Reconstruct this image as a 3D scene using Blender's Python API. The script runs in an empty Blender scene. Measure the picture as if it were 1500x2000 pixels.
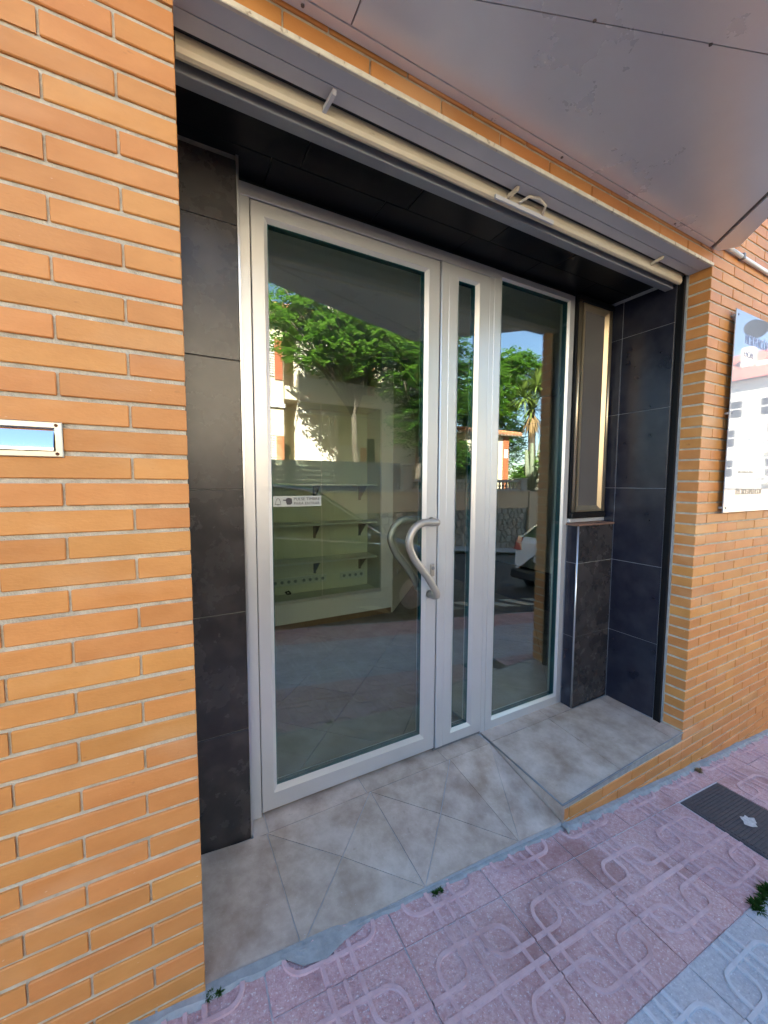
import bpy, math, random
from mathutils import Vector, Matrix
random.seed(7)
scn = bpy.context.scene
C = scn.collection
R = math.radians

# ------------------------------------------------------------------ camera, sky, sun, exposure
CAM = Vector((-0.03, -1.0946, 1.3787))
CR, CU, CD = Vector((0.88284, -0.46966, 0.00374)), Vector((0.0316, 0.06733, 0.99723)), Vector((0.46861, 0.88028, -0.07428))
FPX = 764.9
cd = bpy.data.cameras.new('camera'); cam = bpy.data.objects.new('camera', cd); C.objects.link(cam)
cam.matrix_world = Matrix(((CR.x, CU.x, -CD.x, CAM.x), (CR.y, CU.y, -CD.y, CAM.y), (CR.z, CU.z, -CD.z, CAM.z), (0, 0, 0, 1)))
cd.sensor_fit = 'HORIZONTAL'; cd.sensor_width = 36.0; cd.lens = 36.0 * FPX / 1500.0
cd.clip_start = 0.02; cd.clip_end = 1000
scn.camera = cam
SUN = Vector((0.85, -1.0, -1.15)).normalized()          # direction the sunlight travels
world = bpy.data.worlds.new('World'); scn.world = world; world.use_nodes = True
wn = world.node_tree.nodes; wl = world.node_tree.links
sky = wn.new('ShaderNodeTexSky'); sky.sky_type = 'NISHITA'; sky.sun_disc = False
sky.sun_elevation = math.asin(-SUN.z); sky.sun_rotation = math.atan2(-SUN.x, -SUN.y)
sky.air_density = 1.0; sky.dust_density = 0.1; sky.ozone_density = 3.0
bg = wn['Background']; bg.inputs[1].default_value = 0.06
wl.new(sky.outputs[0], bg.inputs[0])
sd = bpy.data.lights.new('sun', 'SUN'); sd.energy = 5.0; sd.angle = R(0.53); sd.color = (1.0, 0.95, 0.87)
so = bpy.data.objects.new('sun', sd); C.objects.link(so); so.location = (-6, 12, 16)
so.rotation_euler = SUN.to_track_quat('-Z', 'Y').to_euler()
scn.view_settings.view_transform = 'Standard'; scn.view_settings.look = 'None'
scn.view_settings.exposure = 3.70; scn.view_settings.gamma = 1.0

# ------------------------------------------------------------------ materials
MATS = {}
def mat(name, c1, c2=None, scale=6.0, rough=0.5, metal=0.0, bump=0.0, bscale=60.0, rand=0.0, spec=0.5, stretch=(1, 1, 1), speck=None, detail=6.0, rvar=0.0, coat=0.0):
    m = bpy.data.materials.new(name); m.use_nodes = True
    n = m.node_tree.nodes; l = m.node_tree.links; b = n['Principled BSDF']
    b.inputs['Roughness'].default_value = rough; b.inputs['Metallic'].default_value = metal
    b.inputs['Specular IOR Level'].default_value = spec
    if coat: b.inputs['Coat Weight'].default_value = coat; b.inputs['Coat Roughness'].default_value = 0.08
    geo = n.new('ShaderNodeNewGeometry'); mp = n.new('ShaderNodeMapping'); mp.inputs['Scale'].default_value = stretch
    l.new(geo.outputs['Position'], mp.inputs['Vector'])
    col = None
    c2 = c2 or c1
    nz = n.new('ShaderNodeTexNoise'); nz.inputs['Scale'].default_value = scale; nz.inputs['Detail'].default_value = detail
    nz.inputs['Roughness'].default_value = 0.62
    l.new(mp.outputs[0], nz.inputs['Vector'])
    rp = n.new('ShaderNodeValToRGB'); rp.color_ramp.elements[0].position = 0.32; rp.color_ramp.elements[1].position = 0.68
    rp.color_ramp.elements[0].color = (*c1, 1); rp.color_ramp.elements[1].color = (*c2, 1)
    l.new(nz.outputs['Fac'], rp.inputs[0]); col = rp.outputs[0]
    for sp in ([] if not speck else speck if isinstance(speck, list) else [speck]):
        sc, thr, scol, amt = sp[:4]; wd_ = sp[4] if len(sp) > 4 else 0.08
        n2 = n.new('ShaderNodeTexNoise'); n2.inputs['Scale'].default_value = sc; n2.inputs['Detail'].default_value = 3.0
        l.new(mp.outputs[0], n2.inputs['Vector'])
        r2 = n.new('ShaderNodeValToRGB'); r2.color_ramp.elements[0].position = thr; r2.color_ramp.elements[1].position = min(1, thr + wd_)
        r2.color_ramp.elements[0].color = (0, 0, 0, 1); r2.color_ramp.elements[1].color = (amt, amt, amt, 1)
        l.new(n2.outputs['Fac'], r2.inputs[0])
        mx = n.new('ShaderNodeMix'); mx.data_type = 'RGBA'
        l.new(r2.outputs[0], mx.inputs[0]); l.new(col, mx.inputs[6]); mx.inputs[7].default_value = (*scol, 1); col = mx.outputs[2]
    if rand:
        oi = n.new('ShaderNodeObjectInfo'); mr = n.new('ShaderNodeMapRange')
        mr.inputs[3].default_value = 1 - rand; mr.inputs[4].default_value = 1 + rand
        l.new(oi.outputs['Random'], mr.inputs[0])
        hs = n.new('ShaderNodeHueSaturation'); l.new(mr.outputs[0], hs.inputs['Value']); l.new(col, hs.inputs['Color'])
        m2 = n.new('ShaderNodeMapRange'); m2.inputs[3].default_value = 0.5 - rand * 0.06; m2.inputs[4].default_value = 0.5 + rand * 0.06
        ml = n.new('ShaderNodeMath'); ml.operation = 'FRACT'; mm = n.new('ShaderNodeMath'); mm.operation = 'MULTIPLY'; mm.inputs[1].default_value = 7.31
        l.new(oi.outputs['Random'], mm.inputs[0]); l.new(mm.outputs[0], ml.inputs[0]); l.new(ml.outputs[0], m2.inputs[0]); l.new(m2.outputs[0], hs.inputs['Hue'])
        col = hs.outputs[0]
    l.new(col, b.inputs['Base Color'])
    if rvar:
        m3 = n.new('ShaderNodeMapRange'); m3.inputs[3].default_value = max(0.02, rough - rvar); m3.inputs[4].default_value = min(1, rough + rvar)
        l.new(nz.outputs['Fac'], m3.inputs[0]); l.new(m3.outputs[0], b.inputs['Roughness'])
    if bump:
        nb = n.new('ShaderNodeTexNoise'); nb.inputs['Scale'].default_value = bscale; nb.inputs['Detail'].default_value = 4
        l.new(mp.outputs[0], nb.inputs['Vector'])
        bp = n.new('ShaderNodeBump'); bp.inputs['Strength'].default_value = bump; bp.inputs['Distance'].default_value = 0.004
        l.new(nb.outputs['Fac'], bp.inputs['Height']); l.new(bp.outputs[0], b.inputs['Normal'])
    MATS[name] = m
    return m
def glass_mat(name, tint, base=0.07, rough=0.0):
    m = bpy.data.materials.new(name); m.use_nodes = True
    n = m.node_tree.nodes; l = m.node_tree.links; n.clear()
    out = n.new('ShaderNodeOutputMaterial'); mix = n.new('ShaderNodeMixShader'); tr = n.new('ShaderNodeBsdfTransparent'); gl = n.new('ShaderNodeBsdfGlossy')
    tr.inputs[0].default_value = (*tint, 1); gl.inputs['Roughness'].default_value = rough; gl.inputs['Color'].default_value = (0.97, 1.0, 0.97, 1)
    geo = n.new('ShaderNodeNewGeometry'); dot = n.new('ShaderNodeVectorMath'); dot.operation = 'DOT_PRODUCT'
    l.new(geo.outputs['Normal'], dot.inputs[0]); l.new(geo.outputs['Incoming'], dot.inputs[1])
    def mth(op, a, b=None):
        k = n.new('ShaderNodeMath'); k.operation = op
        for i, v in enumerate((a, b)):
            if v is None: continue
            if isinstance(v, (int, float)): k.inputs[i].default_value = v
            else: l.new(v, k.inputs[i])
        return k.outputs[0]
    c = mth('ABSOLUTE', dot.outputs['Value']); s = mth('POWER', mth('SUBTRACT', 1.0, c), 5.0)   # Schlick reflectance
    f = mth('ADD', mth('MULTIPLY', s, 1 - base), base)
    l.new(f, mix.inputs[0]); l.new(tr.outputs[0], mix.inputs[1]); l.new(gl.outputs[0], mix.inputs[2]); l.new(mix.outputs[0], out.inputs[0])
    MATS[name] = m; return m
def leaf_mat(name, c1, c2, trans=0.4):
    m = bpy.data.materials.new(name); m.use_nodes = True
    n = m.node_tree.nodes; l = m.node_tree.links; n.clear()
    out = n.new('ShaderNodeOutputMaterial'); mix = n.new('ShaderNodeMixShader'); d = n.new('ShaderNodeBsdfDiffuse'); t = n.new('ShaderNodeBsdfTranslucent')
    geo = n.new('ShaderNodeNewGeometry'); nz = n.new('ShaderNodeTexNoise'); nz.inputs['Scale'].default_value = 1.7; nz.inputs['Detail'].default_value = 5
    l.new(geo.outputs['Position'], nz.inputs['Vector'])
    rp = n.new('ShaderNodeValToRGB'); rp.color_ramp.elements[0].position = .35; rp.color_ramp.elements[1].position = .65
    rp.color_ramp.elements[0].color = (*c1, 1); rp.color_ramp.elements[1].color = (*c2, 1)
    l.new(nz.outputs['Fac'], rp.inputs[0]); l.new(rp.outputs[0], d.inputs[0]); l.new(rp.outputs[0], t.inputs[0])
    mix.inputs[0].default_value = trans; l.new(d.outputs[0], mix.inputs[1]); l.new(t.outputs[0], mix.inputs[2]); l.new(mix.outputs[0], out.inputs[0])
    MATS[name] = m; return m

mat('brick', (0.555, 0.212, 0.047), (0.655, 0.275, 0.072), 7, 0.58, bump=0.22, bscale=120, rand=0.075, stretch=(0.7, 1, 1.6), detail=9, speck=[(70, 0.73, (0.80, 0.55, 0.34), 0.6, .04), (3.1, 0.56, (0.70, 0.40, 0.19), 0.5, .2), (26, 0.70, (0.30, 0.10, 0.03), 0.5, .08), (2.3, 0.62, (0.40, 0.17, 0.05), 0.5, .15)])
mat('mortar', (0.42, 0.36, 0.26), (0.62, 0.55, 0.42), 24, 0.9, bump=0.9, bscale=180, speck=(9, .58, (.30, .24, .17), .5, .15))
mat('soffit_tile', (0.008, 0.008, 0.009), (0.014, 0.013, 0.013), 7, 0.30, spec=0.12)
mat('black_tile', (0.010, 0.010, 0.019), (0.022, 0.022, 0.033), 7, 0.26, bump=0.03, bscale=40, speck=(11, 0.45, (0.050, 0.048, 0.055), 0.6, 0.4), rvar=0.04)
mat('warm_lit_tile', (0.020, 0.0175, 0.018), (0.042, 0.037, 0.036), 8, 0.27, bump=0.03, bscale=40, speck=(12, 0.45, (0.085, 0.075, 0.07), 0.6, 0.4), rvar=0.04)  # street-facing black tile, brown of the reflected house put into its colour
mat('grout', (0.36, 0.36, 0.38), (0.46, 0.46, 0.47), 40, 0.85)
mat('mid_grout', (0.16, 0.155, 0.15), (0.24, 0.235, 0.23), 40, 0.85)
mat('dark_grout', (0.03, 0.03, 0.033), (0.05, 0.05, 0.05), 40, 0.8)
mat('floor_tile', (0.33, 0.235, 0.17), (0.58, 0.47, 0.38), 9, 0.40, bump=0.12, bscale=90, rvar=0.12, detail=11, speck=[(240, 0.69, (0.62, 0.60, 0.57), 0.7, .05), (2.2, .52, (.62, .56, .52), .45, .25), (30, .68, (.20, .13, .09), .35, .1)], rand=.06)
mat('inner_tile', (0.26, 0.22, 0.175), (0.36, 0.31, 0.255), 6, 0.25, bump=0.05, bscale=90)
mat('pave_grout', (0.46, 0.42, 0.41), (0.58, 0.55, 0.54), 30, 0.9)
mat('floor_grout', (0.36, 0.355, 0.35), (0.48, 0.475, 0.47), 30, 0.9)
mat('cement', (0.26, 0.26, 0.245), (0.38, 0.375, 0.355), 22, 0.92, bump=0.7, bscale=70)
mat('alu', (0.63, 0.62, 0.605), (0.67, 0.66, 0.645), 3, 0.36, metal=0.55, bump=0.02, bscale=300)
mat('alu_trim', (0.62, 0.63, 0.65), None, 3, 0.28, metal=0.9)
mat('alu_dark', (0.20, 0.20, 0.20), (0.26, 0.26, 0.255), 12, 0.55, metal=0.5)
mat('handle_metal', (0.40, 0.365, 0.31), (0.44, 0.40, 0.345), 20, 0.40, metal=0.55)
mat('gasket', (0.012, 0.012, 0.013), None, 3, 0.6)
mat('fascia_metal', (0.56, 0.55, 0.57), (0.60, 0.59, 0.61), 8, 0.45, bump=0.02, bscale=100)
mat('cream_metal', (0.62, 0.53, 0.38), (0.70, 0.60, 0.44), 14, 0.5, bump=0.06, bscale=80, speck=(30, 0.70, (0.30, 0.22, 0.14), 0.5), stretch=(.4, 1, 1))
mat('cream_edge', (0.80, 0.74, 0.60), (0.66, 0.56, 0.42), 30, 0.6, speck=(60, 0.62, (0.22, 0.15, 0.09), 0.6))
mat('strip_grey', (0.22, 0.225, 0.25), (0.26, 0.265, 0.28), 10, 0.5)
mat('canopy_paint', (0.80, 0.785, 0.79), (0.86, 0.845, 0.85), 2.2, 0.28, metal=0.2, bump=0.10, bscale=2.4, spec=0.6, rvar=.05)
mat('seam_dark', (0.10, 0.085, 0.08), (0.20, 0.17, 0.15), 40, 0.8)
mat('pink_base', (0.46, 0.235, 0.22), (0.62, 0.41, 0.39), 70, 0.62, bump=1.0, bscale=190, speck=[(150, 0.60, (0.74, 0.64, 0.62), 0.75), (4.5, .55, (.24, .085, .065), .55, .16), (1.6, .55, (.60, .46, .44), .4, .2)], detail=8, rand=.07)
mat('pink_rib', (0.53, 0.325, 0.315), (0.64, 0.425, 0.41), 25, 0.68, bump=0.35, bscale=200, speck=[(5.5, .58, (.33, .17, .15), .5, .14), (90, .66, (.40, .26, .25), .4, .08)], rand=.07)
mat('grey_base', (0.40, 0.39, 0.39), (0.55, 0.54, 0.53), 70, 0.75, bump=0.9, bscale=190, speck=[(150, 0.62, (0.76, 0.75, 0.74), 0.6), (4, .56, (.30, .29, .28), .4, .2)], detail=8, rand=.05)
mat('grey_rib', (0.51, 0.505, 0.50), (0.58, 0.575, 0.57), 25, 0.75, bump=0.25, bscale=200, rand=.05)
mat('iron', (0.055, 0.052, 0.055), (0.085, 0.08, 0.08), 40, 0.6, metal=0.35, bump=0.4, bscale=150)
mat('worn_paint', (0.62, 0.60, 0.55), (0.36, 0.34, 0.31), 60, 0.85)
mat('asphalt', (0.040, 0.040, 0.042), (0.068, 0.067, 0.066), 40, 0.85, bump=0.5, bscale=160)
mat('kerb_stone', (0.30, 0.295, 0.28), (0.40, 0.39, 0.37), 20, 0.85, bump=0.3)
mat('pale_stripe', (0.46, 0.46, 0.36), (0.60, 0.60, 0.50), 20, 0.8)
mat('soil', (0.10, 0.085, 0.06), (0.16, 0.14, 0.09), 5, 0.95, bump=0.5, bscale=20)
mat('steel', (0.36, 0.345, 0.30), (0.42, 0.41, 0.38), 6, 0.30, metal=0.95, stretch=(.3, 1, 6))
mat('chrome', (0.75, 0.76, 0.78), None, 3, 0.06, metal=1.0)
mat('rust', (0.10, 0.035, 0.015), (0.20, 0.08, 0.03), 80, 0.8)
mat('acrylic', (0.33, 0.345, 0.37), None, 3, 0.03, spec=0.42)
mat('ink_blue', (0.20, 0.26, 0.42), None, 3, 0.3)
mat('ink_dark', (0.05, 0.045, 0.05), None, 3, 0.3)
mat('ink_grey', (0.30, 0.32, 0.36), None, 3, 0.3)
mat('decal', (0.42, 0.43, 0.38), None, 3, 0.5)
mat('white_lam', (0.80, 0.80, 0.78), (0.83, 0.83, 0.81), 2, 0.4)
mat('cream_wall', (0.76, 0.73, 0.62), (0.80, 0.77, 0.66), 2, 0.8)
mat('ceiling_white', (0.80, 0.80, 0.78), None, 2, 0.9)
mat('brown_skirt', (0.20, 0.12, 0.06), (0.26, 0.165, 0.09), 10, 0.4)
mat('white_plastic', (0.72, 0.72, 0.70), None, 3, 0.35)
mat('bronze', (0.52, 0.42, 0.28), (0.58, 0.48, 0.33), 5, 0.33, metal=0.85)
mat('mesh_grey', (0.085, 0.078, 0.074), (0.105, 0.097, 0.092), 4, 0.5, bump=0.3, bscale=700)
mat('black_plastic', (0.011, 0.010, 0.010), None, 3, 0.5, spec=0.2)
mat('terracotta', (0.16, 0.085, 0.06), (0.24, 0.13, 0.085), 20, 0.6)
mat('cream_render', (0.66, 0.58, 0.42), (0.72, 0.64, 0.48), 1.5, 0.9, bump=0.15, bscale=30)
mat('pale_render', (0.70, 0.62, 0.52), (0.76, 0.68, 0.57), 1.5, 0.9, bump=0.15, bscale=30)
mat('beige_render', (0.64, 0.49, 0.32), (0.70, 0.55, 0.37), 2, 0.9, bump=0.2, bscale=25)
mat('white_render', (0.78, 0.75, 0.66), (0.82, 0.79, 0.70), 1, 0.9)
mat('red_brick', (0.42, 0.12, 0.05), (0.52, 0.17, 0.075), 20, 0.8, rand=0.12)
mat('shutter_white', (0.74, 0.72, 0.66), None, 2, 0.6)
mat('dark_void', (0.02, 0.019, 0.018), None, 2, 0.7)
mat('slate_slat', (0.22, 0.25, 0.28), (0.27, 0.30, 0.33), 12, 0.7)
mat('stone', (0.24, 0.23, 0.20), (0.42, 0.39, 0.34), 6, 0.9, bump=0.6, bscale=14, rand=0.22)
mat('baluster_stone', (0.42, 0.40, 0.36), (0.52, 0.49, 0.44), 9, 0.9, bump=0.2)
mat('roof_tile', (0.40, 0.16, 0.075), (0.56, 0.27, 0.13), 9, 0.85, rand=0.1)
mat('red_roof', (0.36, 0.09, 0.065), (0.46, 0.14, 0.09), 3, 0.85)
mat('bark', (0.05, 0.038, 0.027), (0.10, 0.08, 0.058), 14, 0.95, bump=0.8, bscale=30)
mat('dry_leaf', (0.20, 0.12, 0.05), (0.32, 0.21, 0.09), 8, 0.9)
mat('car_black', (0.006, 0.007, 0.010), None, 2, 0.12, spec=0.6, coat=1.0)
mat('car_white', (0.72, 0.73, 0.75), None, 2, 0.25, spec=0.6, coat=1.0)
mat('car_glass', (0.012, 0.016, 0.022), None, 2, 0.03, spec=0.8)
mat('car_trim', (0.02, 0.02, 0.021), None, 2, 0.6)
mat('tyre', (0.018, 0.018, 0.018), None, 2, 0.8)
mat('tail_red', (0.45, 0.02, 0.015), None, 2, 0.12, coat=1.0)
mat('lamp_clear', (0.55, 0.58, 0.62), None, 2, 0.08, metal=0.5)
mat('plate_white', (0.72, 0.72, 0.70), None, 2, 0.4)
glass_mat('pane', (0.93, 0.97, 0.925), 0.125)
glass_mat('pane_clear', (0.90, 0.95, 0.91), 0.04)
mat('glass_edge', (0.02, 0.09, 0.10), None, 2, 0.15)
leaf_mat('leaf_bright', (0.075, 0.19, 0.018), (0.17, 0.33, 0.04), 0.45)
leaf_mat('leaf_mid', (0.035, 0.10, 0.015), (0.08, 0.19, 0.03))
leaf_mat('leaf_yucca', (0.10, 0.16, 0.03), (0.20, 0.27, 0.06), 0.25)
mat('cactus_skin', (0.12, 0.15, 0.09), (0.20, 0.22, 0.15), 9, 0.8)
leaf_mat('leaf_weed', (0.03, 0.07, 0.015), (0.06, 0.12, 0.03), 0.3)

# ------------------------------------------------------------------ mesh helpers
class MB:
    def __init__(s): s.v = []; s.f = []; s.m = []; s.smooth = set()
    def add(s, vs, fs, mi=0, sm=False):
        o = len(s.v); s.v += [tuple(p) for p in vs]
        for f in fs:
            if sm: s.smooth.add(len(s.f))
            s.f.append(tuple(i + o for i in f)); s.m.append(mi)
        return s
    def box(s, x0, x1, y0, y1, z0, z1, mi=0):
        return s.add([(x0, y0, z0), (x1, y0, z0), (x1, y1, z0), (x0, y1, z0), (x0, y0, z1), (x1, y0, z1), (x1, y1, z1), (x0, y1, z1)],
                     [(0, 3, 2, 1), (4, 5, 6, 7), (0, 1, 5, 4), (1, 2, 6, 5), (2, 3, 7, 6), (3, 0, 4, 7)], mi)
    def bbox(s, x0, x1, y0, y1, z0, z1, c=0.003, mi=0):      # chamfered box (octagonal plan on every edge)
        def ring(z, i): return [(x0 + i, y0 + c, z), (x0 + c, y0 + i, z), (x1 - c, y0 + i, z), (x1 - i, y0 + c, z), (x1 - i, y1 - c, z), (x1 - c, y1 - i, z), (x0 + c, y1 - i, z), (x0 + i, y1 - c, z)]
        vs = ring(z0, c) + ring(z0 + c, 0) + ring(z1 - c, 0) + ring(z1, c)
        fs = [tuple(range(7, -1, -1)), tuple(range(24, 32))]
        for k in range(3):
            for i in range(8): fs.append((k * 8 + i, k * 8 + (i + 1) % 8, k * 8 + 8 + (i + 1) % 8, k * 8 + 8 + i))
        return s.add(vs, fs, mi)
    def prism(s, poly, d, mi=0):                             # poly: 3D points CCW seen from -d ; extruded by vector d
        n = len(poly); d = Vector(d); a = [Vector(p) for p in poly]; b = [p + d for p in a]
        fs = [tuple(range(n))[::-1], tuple(range(n, 2 * n))] + [(i, (i + 1) % n, n + (i + 1) % n, n + i) for i in range(n)]
        return s.add(a + b, fs, mi)
    def tube(s, path, r, n=10, mi=0, cap=True):
        P = [Vector(p) for p in path]; rs = r if isinstance(r, (list, tuple)) else [r] * len(P)
        vs = []; up = None
        for i, p in enumerate(P):
            t = (P[min(i + 1, len(P) - 1)] - P[max(i - 1, 0)]).normalized()
            if up is None: up = t.orthogonal().normalized()
            up = (up - t * up.dot(t)).normalized(); w = t.cross(up)
            for k in range(n): a = 2 * math.pi * k / n; vs.append(p + (up * math.cos(a) + w * math.sin(a)) * rs[i])
        fs = [(i * n + k, i * n + (k + 1) % n, (i + 1) * n + (k + 1) % n, (i + 1) * n + k) for i in range(len(P) - 1) for k in range(n)]
        s.add(vs, fs, mi, True)
        if cap:
            o = len(s.v) - len(vs)
            s.f.append(tuple(o + k for k in range(n))[::-1]); s.m.append(mi)
            s.f.append(tuple(o + (len(P) - 1) * n + k for k in range(n))); s.m.append(mi)
        return s
    def lathe(s, c, prof, n=10, axis='z', mi=0):
        vs = []; c = Vector(c)
        for r, h in prof:
            for k in range(n):
                a = 2 * math.pi * k / n; u, w = r * math.cos(a), r * math.sin(a)
                vs.append(c + (Vector((u, w, h)) if axis == 'z' else Vector((u, h, w)) if axis == 'y' else Vector((h, u, w))))
        m = len(prof)
        fs = [(i * n + k, i * n + (k + 1) % n, (i + 1) * n + (k + 1) % n, (i + 1) * n + k) for i in range(m - 1) for k in range(n)]
        s.add(vs, fs, mi, True)
        o = len(s.v) - len(vs)
        s.f.append(tuple(o + k for k in range(n))[::-1]); s.m.append(mi)
        s.f.append(tuple(o + (m - 1) * n + k for k in range(n))); s.m.append(mi)
        return s
    def ring(s, x0, x1, z0, z1, prof, mi=0, insets=(1, 1, 1, 1)):   # mitred picture-frame: prof = [(inset, y)], insets scale l, r, b, t
        il, ir, ib, it = insets; vs = []
        for d, y in prof: vs += [(x0 + d * il, y, z0 + d * ib), (x1 - d * ir, y, z0 + d * ib), (x1 - d * ir, y, z1 - d * it), (x0 + d * il, y, z1 - d * it)]
        fs = [(i * 4 + k, i * 4 + (k + 1) % 4, (i + 1) * 4 + (k + 1) % 4, (i + 1) * 4 + k) for i in range(len(prof) - 1) for k in range(4)]
        return s.add(vs, fs, mi)
    def mesh(s, name, mats):
        me = bpy.data.meshes.new(name); me.from_pydata(s.v, [], s.f)
        for m in (mats if isinstance(mats, (list, tuple)) else [mats]): me.materials.append(MATS[m])
        for i, p in enumerate(me.polygons):
            p.material_index = s.m[i]; p.use_smooth = i in s.smooth
        me.update(); return me
    def build(s, name, mats, parent=None): return obj(name, s.mesh(name, mats), parent)
def wloc(o):
    v = Vector((0, 0, 0))
    while o: v += o.location; o = o.parent
    return v
def obj(name, me, parent=None, loc=(0, 0, 0)):               # geometry in world coordinates; parents are never rotated here
    o = bpy.data.objects.new(name, me); C.objects.link(o)
    if parent: o.parent = parent; o.location = Vector(loc) - wloc(parent)
    else: o.location = loc
    return o
def tag(o, label=None, cat=None, group=None, kind=None):
    if label: o['label'] = label
    if cat: o['category'] = cat
    if group: o['group'] = group
    if kind: o['kind'] = kind
    return o
def thing(name, label, cat, loc=(0, 0, 0), group=None):
    o = bpy.data.objects.new(name, None); C.objects.link(o); o.location = loc; o.empty_display_size = 0.1
    return tag(o, label, cat, group)
def recalc(o):
    import bmesh
    bm = bmesh.new(); bm.from_mesh(o.data); bmesh.ops.recalc_face_normals(bm, faces=bm.faces); bm.to_mesh(o.data); bm.free(); return o
def clip(poly, nx, ny, c):                                   # keep nx*x+ny*y<=c
    out = []
    for i in range(len(poly)):
        p, q = poly[i], poly[(i + 1) % len(poly)]; dp = nx * p[0] + ny * p[1] - c; dq = nx * q[0] + ny * q[1] - c
        if dp <= 0: out.append(p)
        if dp * dq < 0: t = dp / (dp - dq); out.append((p[0] + t * (q[0] - p[0]), p[1] + t * (q[1] - p[1])))
    return out
def inset(poly, d):                                          # shrink a convex CCW polygon
    out = list(poly)
    for i in range(len(poly)):
        p, q = poly[i], poly[(i + 1) % len(poly)]; ex, ey = q[0] - p[0], q[1] - p[1]; L = math.hypot(ex, ey)
        if L < 1e-6: continue
        nx, ny = ey / L, -ex / L; out = clip(out, nx, ny, nx * p[0] + ny * p[1] - d)
        if len(out) < 3: return []
    return out
def pix(p):
    v = Vector(p) - CAM; z = v.dot(CD)
    if z < 0.05: return None
    return 750 + FPX * v.dot(CR) / z, 1000 - FPX * v.dot(CU) / z
def text_mesh(s, size, ext=0.0):
    cu = bpy.data.curves.new('t', 'FONT'); cu.body = s; cu.size = size; cu.extrude = ext
    o = bpy.data.objects.new('t', cu); C.objects.link(o)
    bpy.context.view_layer.update()
    me = bpy.data.meshes.new_from_object(o.evaluated_get(bpy.context.evaluated_depsgraph_get()))
    bpy.data.objects.remove(o); bpy.data.curves.remove(cu); return me
def text(name, s, x, y, z, h, m, parent, width=None):        # upright lettering facing -y, baseline at z, cap height h
    me = text_mesh(s, h / 0.72, 0.0004); me.materials.clear(); me.materials.append(MATS[m])
    w = max(v.co.x for v in me.vertices); k = (width / w) if width else 1.0
    me.transform(Matrix(((k, 0, 0, x), (0, 0, -1, y), (0, 1, 0, z), (0, 0, 0, 1))))
    return obj(name, me, parent)

GL = 0.535                      # glass plane; mirrored depth D seen in the glass is real y = 2*GL - D
def MY(D): return 2 * GL - D
def gz(x, y=0.0):               # sloping street
    xx = max(-11.0, min(13.0, x)); return -0.030 - 0.103 * xx - 0.03 * (x - xx) + 0.010 * max(y, -2.0)

# ------------------------------------------------------------------ setting: ground, road, pavement
m = MB(); xs = [-120, -40, -20, -11, -5, 0, 5, 9, 13, 20, 40, 120, 260]; ys = [0.25, 0.2, -1.75, -10, -30, -80, -250]
for y in ys:
    for x in xs: m.v.append((x, y, (gz(x, min(y, 0)) - 0.22) if y < 0.22 else -4.0))
n = len(xs)
for j in range(len(ys) - 1):
    for i in range(n - 1): m.f.append((j * n + i, (j + 1) * n + i, (j + 1) * n + i + 1, j * n + i + 1)); m.m.append(0)
tag(m.build('ground', 'soil'), 'dry bare ground under the street and gardens', kind='structure')
def sheet(name, x0, x1, y0, y1, dz, mt, step=1.0, thick=0.0):
    m = MB(); k = max(1, int((x1 - x0) / step))
    for i in range(k + 1):
        x = x0 + (x1 - x0) * i / k; m.v += [(x, y0, gz(x, y0) + dz), (x, y1, gz(x, y1) + dz)]
    for i in range(k): m.f.append((2 * i, 2 * i + 2, 2 * i + 3, 2 * i + 1)); m.m.append(0)
    return m.build(name, mt)
tag(sheet('road', -60, 120, -8.3, -1.82, -0.125, 'asphalt'), 'dark asphalt street sloping down past the shop', kind='structure')
far_pav = tag(sheet('far_pavement', -40, 60, -9.62, -8.3, -0.01, 'kerb_stone'), 'grey pavement below the stone garden wall', kind='structure')
pav = tag(sheet('pavement', -14, 22, -1.70, 0.05, -0.0030, 'pave_grout'), 'pink and grey patterned tile pavement outside the shop', kind='structure')
for k in range(20):
    x = -6.0 + k; mm = MB(); a = math.atan(0.103)
    mm.bbox(0.004, 0.996, -1.82, -1.70, -0.16, 0.0, 0.012)
    o = mm.build('kerb_stone', 'kerb_stone', pav); o.location = Vector((x, 0, gz(x, -1.75))); o.rotation_euler = (0, a, 0)
# pale slanted stripes on the asphalt
hm = MB()
for k in range(16):
    x = 2.2 + k * 0.55; y0, y1 = MY(3.95), MY(3.55)
    pts = [(x, y0), (x + .3, y0), (x + .62, y1), (x + .32, y1)]
    hm.add([(px, py, gz(px, py) - 0.120) for px, py in pts], [(0, 1, 2, 3)])
tag(hm.build('road_stripe', 'pale_stripe'), 'pale slanted stripes on the asphalt', kind='structure')

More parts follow.
